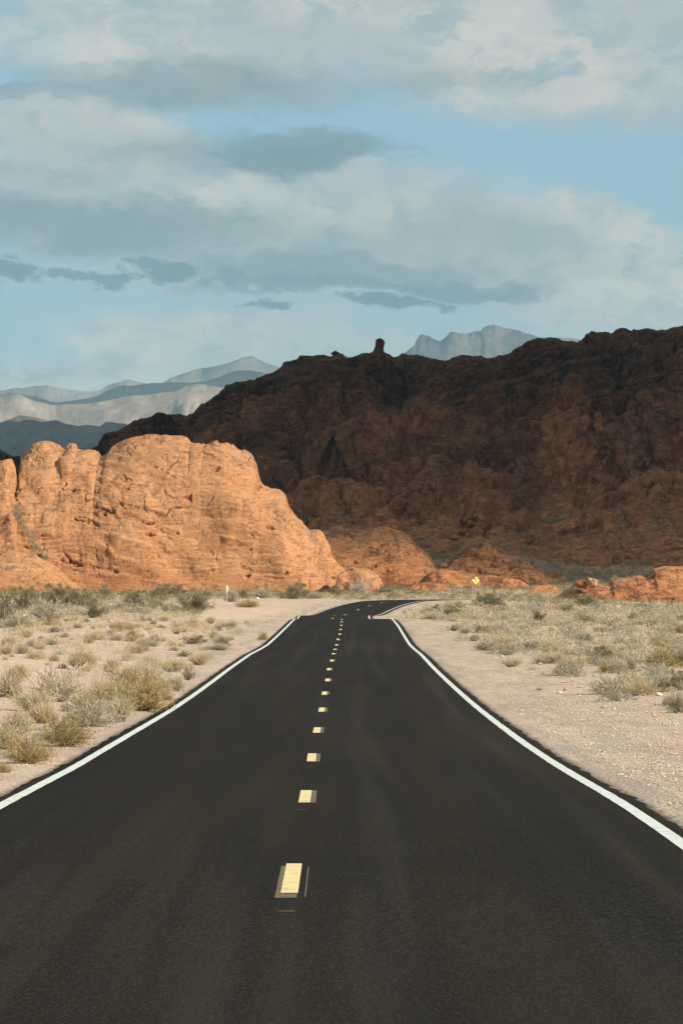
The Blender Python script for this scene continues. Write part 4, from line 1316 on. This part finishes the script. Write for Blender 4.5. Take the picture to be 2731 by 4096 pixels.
for kd, rel, i, dist, x, y, w, z in sorted(rows, key=lambda r: r[3]):
    k = seen_.get((kd, rel, i), 0); seen_[(kd, rel, i)] = k + 1
    side = 'right of the road' if x > 0 else 'left of the road'
    h = w * rs.uniform(.36, .58) * (1.25 if kd == 'green' else 1)
    plant(kd, x, y, z, w, h, f'{ORD[min(k, 19)]} {LAB[kd]} {rel} the {ANCH[i][2]}', (NOUN[kd].replace('_', ' ') + 's scattered ').replace('bushs', 'bushes') + side)

# the uncounted scrub beyond and around, one object per sort of cover
LOW = {}
for ki, (kd, (ms, ml, cnt, hh)) in enumerate(KINDS.items()):
    for lod, (a, b, c) in enumerate(((60, 130, 4), (16, 24, 4), (4, 6, 4))):
        if kd in ('dry', 'grass'): a, b, c = int(a * 1.5), int(b * 1.5), 0
        LOW[(kd, lod)] = [gen_plant(kd, 2000 + ki * 20 + v + lod * 7, a, b, c, h=hh) for v in range(3)]


def scatter(name, pts, z, kinds, w, h, lodf, label=None):
    """merge many plants into one mesh with several material slots"""
    VV, FF, TW, TI, MI = [], [], [], [], []
    mats = []; o = 0
    for i in range(len(pts)):
        kd = kinds[i]; ms, ml, _, hh = KINDS[kd]
        pr = LOW[(kd, lodf[i])][i % 3]
        a = rs.uniform(0, 6.28); ca, sa_ = math.cos(a), math.sin(a)
        ti = rs.random()
        wd = 1.0 + .9 * lodf[i]
        for pn, (v, f, tw) in pr.items():
            mt = ms if pn == 'twigs' else ml
            if mt not in mats: mats.append(mt)
            q = np.empty_like(v)
            q[:, 0] = (v[:, 0] * ca - v[:, 1] * sa_) * w[i] + pts[i][0]
            q[:, 1] = (v[:, 0] * sa_ + v[:, 1] * ca) * w[i] + pts[i][1]
            q[:, 2] = v[:, 2] * h[i] / hh + z[i] - .01
            VV.append(q); FF.append(f + o); o += len(v)
            TW.append(tw); TI.append(np.full(len(v), ti)); MI.append(np.full(len(f), mats.index(mt)))
    me = mk_mesh(name, np.vstack(VV), np.vstack(FF), False, {'twig': np.concatenate(TW), 'tint': np.concatenate(TI)})
    for m in mats: me.materials.append(m)
    me.polygons.foreach_set('material_index', np.concatenate(MI).astype(np.int32))
    return link(name, me, kind='stuff', label=label)


def fill_out(lod, n, size):
    """distant plants: few twigs, and tufts of small faces all through the crown"""
    for ki, (kd, (ms, ml, _, hh)) in enumerate(KINDS.items()):
        for v, pr in enumerate(LOW[(kd, lod)]):
            r_ = np.random.default_rng(3000 + ki * 31 + v + lod * 5)
            ph = r_.uniform(0, 6.28, n); ct = r_.uniform(-.1, 1, n); st = np.sqrt(1 - ct ** 2)
            rr = (.45 + .55 * r_.random(n) ** .5) * (1 + .2 * np.sin(ph * 2 + v) + .15 * np.sin(ph * 5))
            p = np.stack([np.cos(ph) * st * .48 * rr, np.sin(ph) * st * .48 * rr, np.maximum(ct * hh * rr, .02)], 1)
            u = r_.normal(size=(n, 3)); u[:, 2] = np.abs(u[:, 2]) + .5; u /= np.linalg.norm(u, axis=1, keepdims=True)
            w_ = np.cross(u, r_.normal(size=(n, 3))); w_ /= np.linalg.norm(w_, axis=1, keepdims=True)
            sz = r_.uniform(.6, 1.4, n)[:, None] * size
            lv = np.stack([p - u * sz, p + w_ * sz * .5, p + u * sz * 1.3], 1).reshape(-1, 3)
            lf = np.arange(n * 3).reshape(-1, 3); tw = np.repeat(r_.uniform(0, 1, n), 3)
            if ml is None:
                v0, f0, t0 = pr['twigs']
                pr['twigs'] = (np.vstack([v0, lv]), np.vstack([f0, lf + len(v0)]), np.concatenate([t0, tw]))
            else:
                pr['foliage'] = (lv, lf, tw)


fill_out(0, 420, .032); fill_out(1, 130, .055); fill_out(2, 64, .085)

P_, K_, W_, H_, L_ = [], [], [], [], []
n_try = 20000
yy = 620 * rs.random(n_try) ** .62
xx = rs.uniform(-1, 1, n_try) * (14 + yy * .125)
for x, y in zip(xx, yy):
    if y < 30: continue
    if rs.random() > wanted(x, y) * (1 if y > 120 or (x > 7 and y > 80) else .6): continue
    w = rs.uniform(.3, 1.0) * (1.15 if x > 0 else .9) * (1.0 + .35 * (y > 250))
    kd = fill_kind(x, y)
    if rs.random() < (.22 if x < 0 else .05): continue
    if x < 0 and 70 < y < 300 and rs.random() < .6: kd = 'grass' if rs.random() < .6 else 'tan'; w *= .75
    if x < 0 and y > 290 and rs.random() < .45: kd = 'green'; w *= 1.5
    if x > 0 and y > 350 and rs.random() < .18: kd = 'green'; w *= 1.25
    P_.append((x, y)); K_.append(kd); W_.append(w); H_.append(min(w * rs.uniform(.34, .58), .5 if kd != 'green' else .95))
    L_.append(0 if y < 130 and abs(x) < .11 * y else 1 if y < 300 else 2)
# dark scrub flat in front of the shaded mountain
for _ in range(4200):
    y = rs.uniform(610, 790); x = rs.uniform(-.02, .13) * y
    P_.append((x, y)); K_.append('greydry' if rs.random() < .35 else 'green'); W_.append(rs.uniform(.8, 1.7)); H_.append(rs.uniform(.5, 1.0)); L_.append(2)
P_ = np.array(P_)
Zp = z_ground(P_[:, 0], P_[:, 1])
scatter('desert_scrub', P_, Zp, K_, W_, H_, L_, 'pale and olive desert scrub covering the flats beyond the nearest shrubs')

# scrub growing in the ledges of the outcrops and on the scree of the mountain
P_, Z_, K_, W_, H_ = [], [], [], [], []
for gi, Pm in enumerate(ROCKS):
    du = np.gradient(Pm, axis=1); dv = np.gradient(Pm, axis=0)
    n = np.cross(du, dv); n /= np.linalg.norm(n, axis=2, keepdims=True) + 1e-9
    up = np.abs(n[:, :, 2])
    hollow = vn(Pm.reshape(-1, 3) / 5.0, 811).reshape(up.shape)
    rel = (Pm[:, :, 2] - Pm[:, :, 2].min()) / (Pm[:, :, 2].max() - Pm[:, :, 2].min())
    nr = up.shape[0]
    ok = (up > .50) & (hollow > .15) & (rel < .85); ok[int(nr * .8):] = False; ok[:3] = False
    ii = np.argwhere(ok)
    if len(ii) == 0: continue
    num = min(len(ii), 130 if gi == 0 else 45)
    for r, c in ii[rs.choice(len(ii), num, replace=False)]:
        p = Pm[r, c]; P_.append(p[:2]); Z_.append(p[2] - .1); K_.append('greydry'); W_.append(rs.uniform(.5, 1.5)); H_.append(rs.uniform(.3, .75))
# gully at the left
for _ in range(70):
    t = rs.random(); px = 62 + 130 * t ** 1.3 + rs.normal() * 12; py = 2030 + 230 * t
    Yq = 589 + rs.uniform(-2, 0) - 4 * t
    P_.append(((px - 1365.5) / FPX * Yq, Yq)); Z_.append(EYE + (HOR - py) / FPX * Yq); K_.append('greydry' if rs.random() < .6 else 'green'); W_.append(rs.uniform(.7, 1.6)); H_.append(rs.uniform(.5, 1.0))
scatter('rock_scrub', np.array(P_), np.array(Z_), K_, W_, H_, [2] * len(P_), 'grey-green bushes dotting the ledges of the orange outcrops')
P_, Z_, K_, W_, H_ = [], [], [], [], []
nr, ncm, _ = MT.shape
for _ in range(3200):
    r = int(2 + 165 * rs.random() ** 1.25); c = rs.integers(90, ncm - 90)
    p = MT[r, c]
    if vn(np.array([p / 16.0]), 833)[0] < -.25 + r / 320.: continue
    P_.append(p[:2]); Z_.append(p[2] - .1); K_.append('greydry' if rs.random() < .65 else 'green'); W_.append(rs.uniform(.9, 2.2)); H_.append(rs.uniform(.6, 1.3))
scatter('scree_scrub', np.array(P_), np.array(Z_), K_, W_, H_, [2] * len(P_), 'dark bushes on the shaded scree of the mountain')


# ------------------------------------------------------------------ gravel
def gravel(name, n, area, smin, smax, mat, seed, label):
    rg = np.random.default_rng(seed)
    base = np.array([[1, 0, 0], [-1, 0, 0], [0, 1, 0], [0, -1, 0], [0, 0, 1], [0, 0, -.6]], float)
    tri = np.array([[0, 2, 4], [2, 1, 4], [1, 3, 4], [3, 0, 4], [2, 0, 5], [1, 2, 5], [3, 1, 5], [0, 3, 5]])
    x, y = area(rg, n)
    rd = road_dist(x, y)
    k = (rd > 3.72 + rg.random(len(rd)) * .5); x, y = x[k], y[k]; n = len(x)
    z = z_ground(x, y)
    s = rg.uniform(0, 1, n) ** 3 * (smax - smin) + smin
    B = np.tile(base[None], (n, 1, 1)) * rg.uniform(.6, 1.3, (n, 6, 1)) * (s[:, None, None]) * np.array([1, 1, .6])
    a = rg.uniform(0, 6.28, n); ca, sa_ = np.cos(a)[:, None], np.sin(a)[:, None]
    Bx = B[:, :, 0] * ca - B[:, :, 1] * sa_; By = B[:, :, 0] * sa_ + B[:, :, 1] * ca
    Vv = np.stack([Bx + x[:, None], By + y[:, None], B[:, :, 2] + z[:, None] + s[:, None] * .25], 2).reshape(-1, 3)
    F = (tri[None] + (np.arange(n) * 6)[:, None, None]).reshape(-1, 3)
    me = mk_mesh(name, Vv, F, False, {'tint': np.repeat(rg.random(n), 6)})
    return link(name, me, mat, kind='stuff', label=label)


M_GRAVEL, g = newmat('gravel')
ti = g.n('Attribute', out='Fac', attribute_name='tint')
cc = g.mix(g.ramp(ti, 0, 1, 0, 1, False), (.36, .265, .19), (.70, .57, .45))
principled(g, cc, .95)
gravel('gravel', 60000, lambda r, n: (lambda y: (np.where(r.random(n) < .72, r.uniform(3.4, 11, n), -r.uniform(3.9, 9, n)), y))(32 + 90 * r.random(n) ** 1.6), .010, .032, M_GRAVEL, 5,
       'loose pinkish gravel on both shoulders of the road')
gravel('stones', 1700, lambda r, n: (lambda y: (np.where(r.random(n) < .6, r.uniform(5.6, 14, n), -r.uniform(6, 24, n)), y))(48 + 190 * r.random(n) ** 1.3), .03, .10, M_GRAVEL, 6,
       'pale loose stones on the sand beyond the shoulders')


# ------------------------------------------------------------------ road signs and posts
def box_mesh(name, sx, sy, sz, oz=0.0, bev=0.004):
    import bmesh
    bm = bmesh.new(); bmesh.ops.create_cube(bm, size=1)
    for v in bm.verts: v.co = (v.co.x * sx, v.co.y * sy, v.co.z * sz + oz)
    bmesh.ops.bevel(bm, geom=bm.edges[:], offset=bev, segments=2, affect='EDGES')
    me = bpy.data.meshes.new(name); bm.to_mesh(me); bm.free()
    return me


def extrude_poly(name, pts, th, y0=0.0):
    """polygon in x-z, thickness th along y"""
    import bmesh
    bm = bmesh.new()
    f = [bm.verts.new((x, y0, z)) for x, z in pts]
    b = [bm.verts.new((x, y0 + th, z)) for x, z in pts]
    bm.faces.new(f); bm.faces.new(b[::-1])
    for i in range(len(pts)):
        j = (i + 1) % len(pts); bm.faces.new((f[i], b[i], b[j], f[j]))
    bmesh.ops.recalc_face_normals(bm, faces=bm.faces)
    me = bpy.data.meshes.new(name); bm.to_mesh(me); bm.free()
    return me


M_SIGN = mat_plain('yellow_sign_sheeting', (.85, .72, .20), .45, .05)
M_BLACK = mat_plain('black_sign_print', (.02, .02, .02), .5, .1)
M_STEEL = mat_plain('galvanised_steel', (.42, .42, .36), .55, .15, 5.0, .3)
M_POSTW = mat_plain('white_post_paint', (.50, .48, .42), .6, .06)
M_SIGNBACK = mat_plain('bare_aluminium_back', (.40, .38, .31), .5, .08)

Ys = 450.0; ks = Ys / FPX
sx_ = (1902 - 1365.5) * ks; sz_ = float(z_ground([sx_], [Ys])[0])
ctr = EYE + (HOR - 2321.5) * ks - sz_
t = thing('warning_sign', 'yellow diamond warning sign with black left-curving arrow, in the scrub right of the bend', 'road sign', (sx_, Ys, sz_), R(4))
hd = 17.2 * ks
c_ = .07
dm = []
for ang in range(4):
    a0 = math.pi / 2 * ang
    for s_ in (-1, 0, 1):
        a1 = a0 + s_ * .045
        rr = hd * (1 - (.012 if s_ == 0 else .035))
        dm.append((math.cos(a1) * rr + 0, math.sin(a1) * rr))
tilt_a = R(-3)
rot = lambda q: [(x * math.cos(tilt_a) - z * math.sin(tilt_a), x * math.sin(tilt_a) + z * math.cos(tilt_a) + ctr) for x, z in q]
plate = link('sign_plate', extrude_poly('sign_plate', rot(dm), .012, -.06), M_SIGN, t)
# border line
def ring(q, k0, k1):
    return [(x * k0, z * k0) for x, z in q], [(x * k1, z * k1) for x, z in q]
bo, bi = ring(dm, .955, .915)
bo, bi = rot(bo), rot(bi)
vb = [(x, -.0635, z) for x, z in bo] + [(x, -.0635, z) for x, z in bi]
nb_ = len(bo)
link('sign_border', mk_mesh('sign_border', vb, np.array([(i, (i + 1) % nb_, nb_ + (i + 1) % nb_, nb_ + i) for i in range(nb_)]), False), M_BLACK, plate)
# arrow: shaft bending up and left, with a head
sc = hd
ax_ = []; bx_ = []
for i in range(13):
    u = i / 12
    x = .22 - .02 * u - .46 * u ** 2.2 ; z = -.45 + .78 * u - .02 * u ** 2
    dx = -.02 - .46 * 2.2 * u ** 1.2; dz = .78 - .04 * u
    l_ = math.hypot(dx, dz); nxx, nzz = -dz / l_, dx / l_
    hw = .060
    ax_.append(((x + nxx * hw) * sc, (z + nzz * hw) * sc)); bx_.append(((x - nxx * hw) * sc, (z - nzz * hw) * sc))
tipx, tipz = -.26, .33
dl_ = (-.84, .54)
hdpts = [((tipx + .34 * dl_[0]) * sc, (tipz + .30 * dl_[1]) * sc), ((tipx - .16 + .02) * sc, (tipz - .17) * sc), ((tipx + .12) * sc, (tipz + .22) * sc)]
poly = ax_[:-1] + [hdpts[1], hdpts[0], hdpts[2]] + bx_[:-1][::-1]
link('arrow', extrude_poly('arrow', rot(poly), .003, -.0645), M_BLACK, plate)
link('post', box_mesh('post', .055, .04, ctr + hd * .5 + .3, (ctr + hd * .5 - .3) / 2, .006), M_STEEL, t)

# thin sign seen nearly edge on, left
x, y, z = px_to_ground(908, 2414)
kx = y / FPX
t = thing('road_sign', 'thin pale road sign seen nearly edge-on on its slim post, left of the pull-out', 'road sign', (x, y, z), R(62))
hgt = 73 * kx
oct_ = []
for i in range(16):
    a = 2 * math.pi * i / 16
    oct_.append((math.copysign(abs(math.cos(a)) ** .6, math.cos(a)) * .30, math.copysign(abs(math.sin(a)) ** .75, math.sin(a)) * 13.5 * kx + hgt - 13.5 * kx))
link('sign_plate', extrude_poly('sign_plate', oct_, .02, -.04), M_SIGNBACK, t)
link('post', box_mesh('post', .075, .06, hgt * .97 + .3, hgt * .97 / 2 - .15, .006), M_POSTW, t)


def marker(px, ptop, pbase, wpx, Y, label, mat=M_POSTW, cap=False, group=None):
    kx = Y / FPX; X_ = (px - 1365.5) * kx
    zg = float(z_ground([X_], [Y])[0])
    h = EYE + (HOR - ptop) * kx - zg
    t = thing('marker_post', label, 'post', (X_, Y, zg), R(random.uniform(-15, 15)), group)
    w = wpx * kx
    link('post', box_mesh('post', w, w * .55, h + .25, h / 2 - .125, w * .12), mat, t)
    link('reflector', box_mesh('reflector', w * .7, .01, min(.16, h * .2), h - .14, .003), M_STEEL, t)
    tt = t.children[-1]; tt.location = (0, -w * .275 - .006, 0)
    return t


marker(2210, 2405, 2417, 4, 440, 'shortest of the three white posts before the right outcrop, on the left')
marker(2243, 2399, 2417, 4.5, 440, 'middle white post of the three before the right outcrop')
marker(2262, 2394, 2417, 5, 438, 'tallest white post of the three before the right outcrop, on the right')
marker(1846, 2343, 2368, 3, 470, 'thin grey-white post left of the warning sign', M_SIGNBACK)
marker(1891, 2344, 2366, 2, 480, 'very thin grey post just left of the warning sign pole', M_STEEL)
marker(1750, 2393, 2403, 5, 432, 'short white post at the outside edge of the far bend', M_POSTW)

# ------------------------------------------------------------------ haze
import bmesh
bm = bmesh.new(); bmesh.ops.create_cube(bm, size=1)
x0, x1, y0, y1, z0, z1_ = -11000, 13000, -1600, 35000, -18, 1790
for v in bm.verts:
    v.co = (x0 if v.co.x < 0 else x1, y0 if v.co.y < 0 else y1, z0 if v.co.z < 0 else z1_)
me = bpy.data.meshes.new('haze'); bm.to_mesh(me); bm.free()
mh = bpy.data.materials.new('haze'); mh.use_nodes = True
g = G(mh.node_tree)
pv = g.n('VolumePrincipled', {'Color': (.56, .84, .97, 1), 'Density': 2.7e-5, 'Anisotropy': 0.0})
g.n('OutputMaterial', {'Volume': pv})
mh.cycles.homogeneous_volume = True if hasattr(mh.cycles, 'homogeneous_volume') else None
link('haze', me, mh, kind='stuff', label='thin bluish desert air')
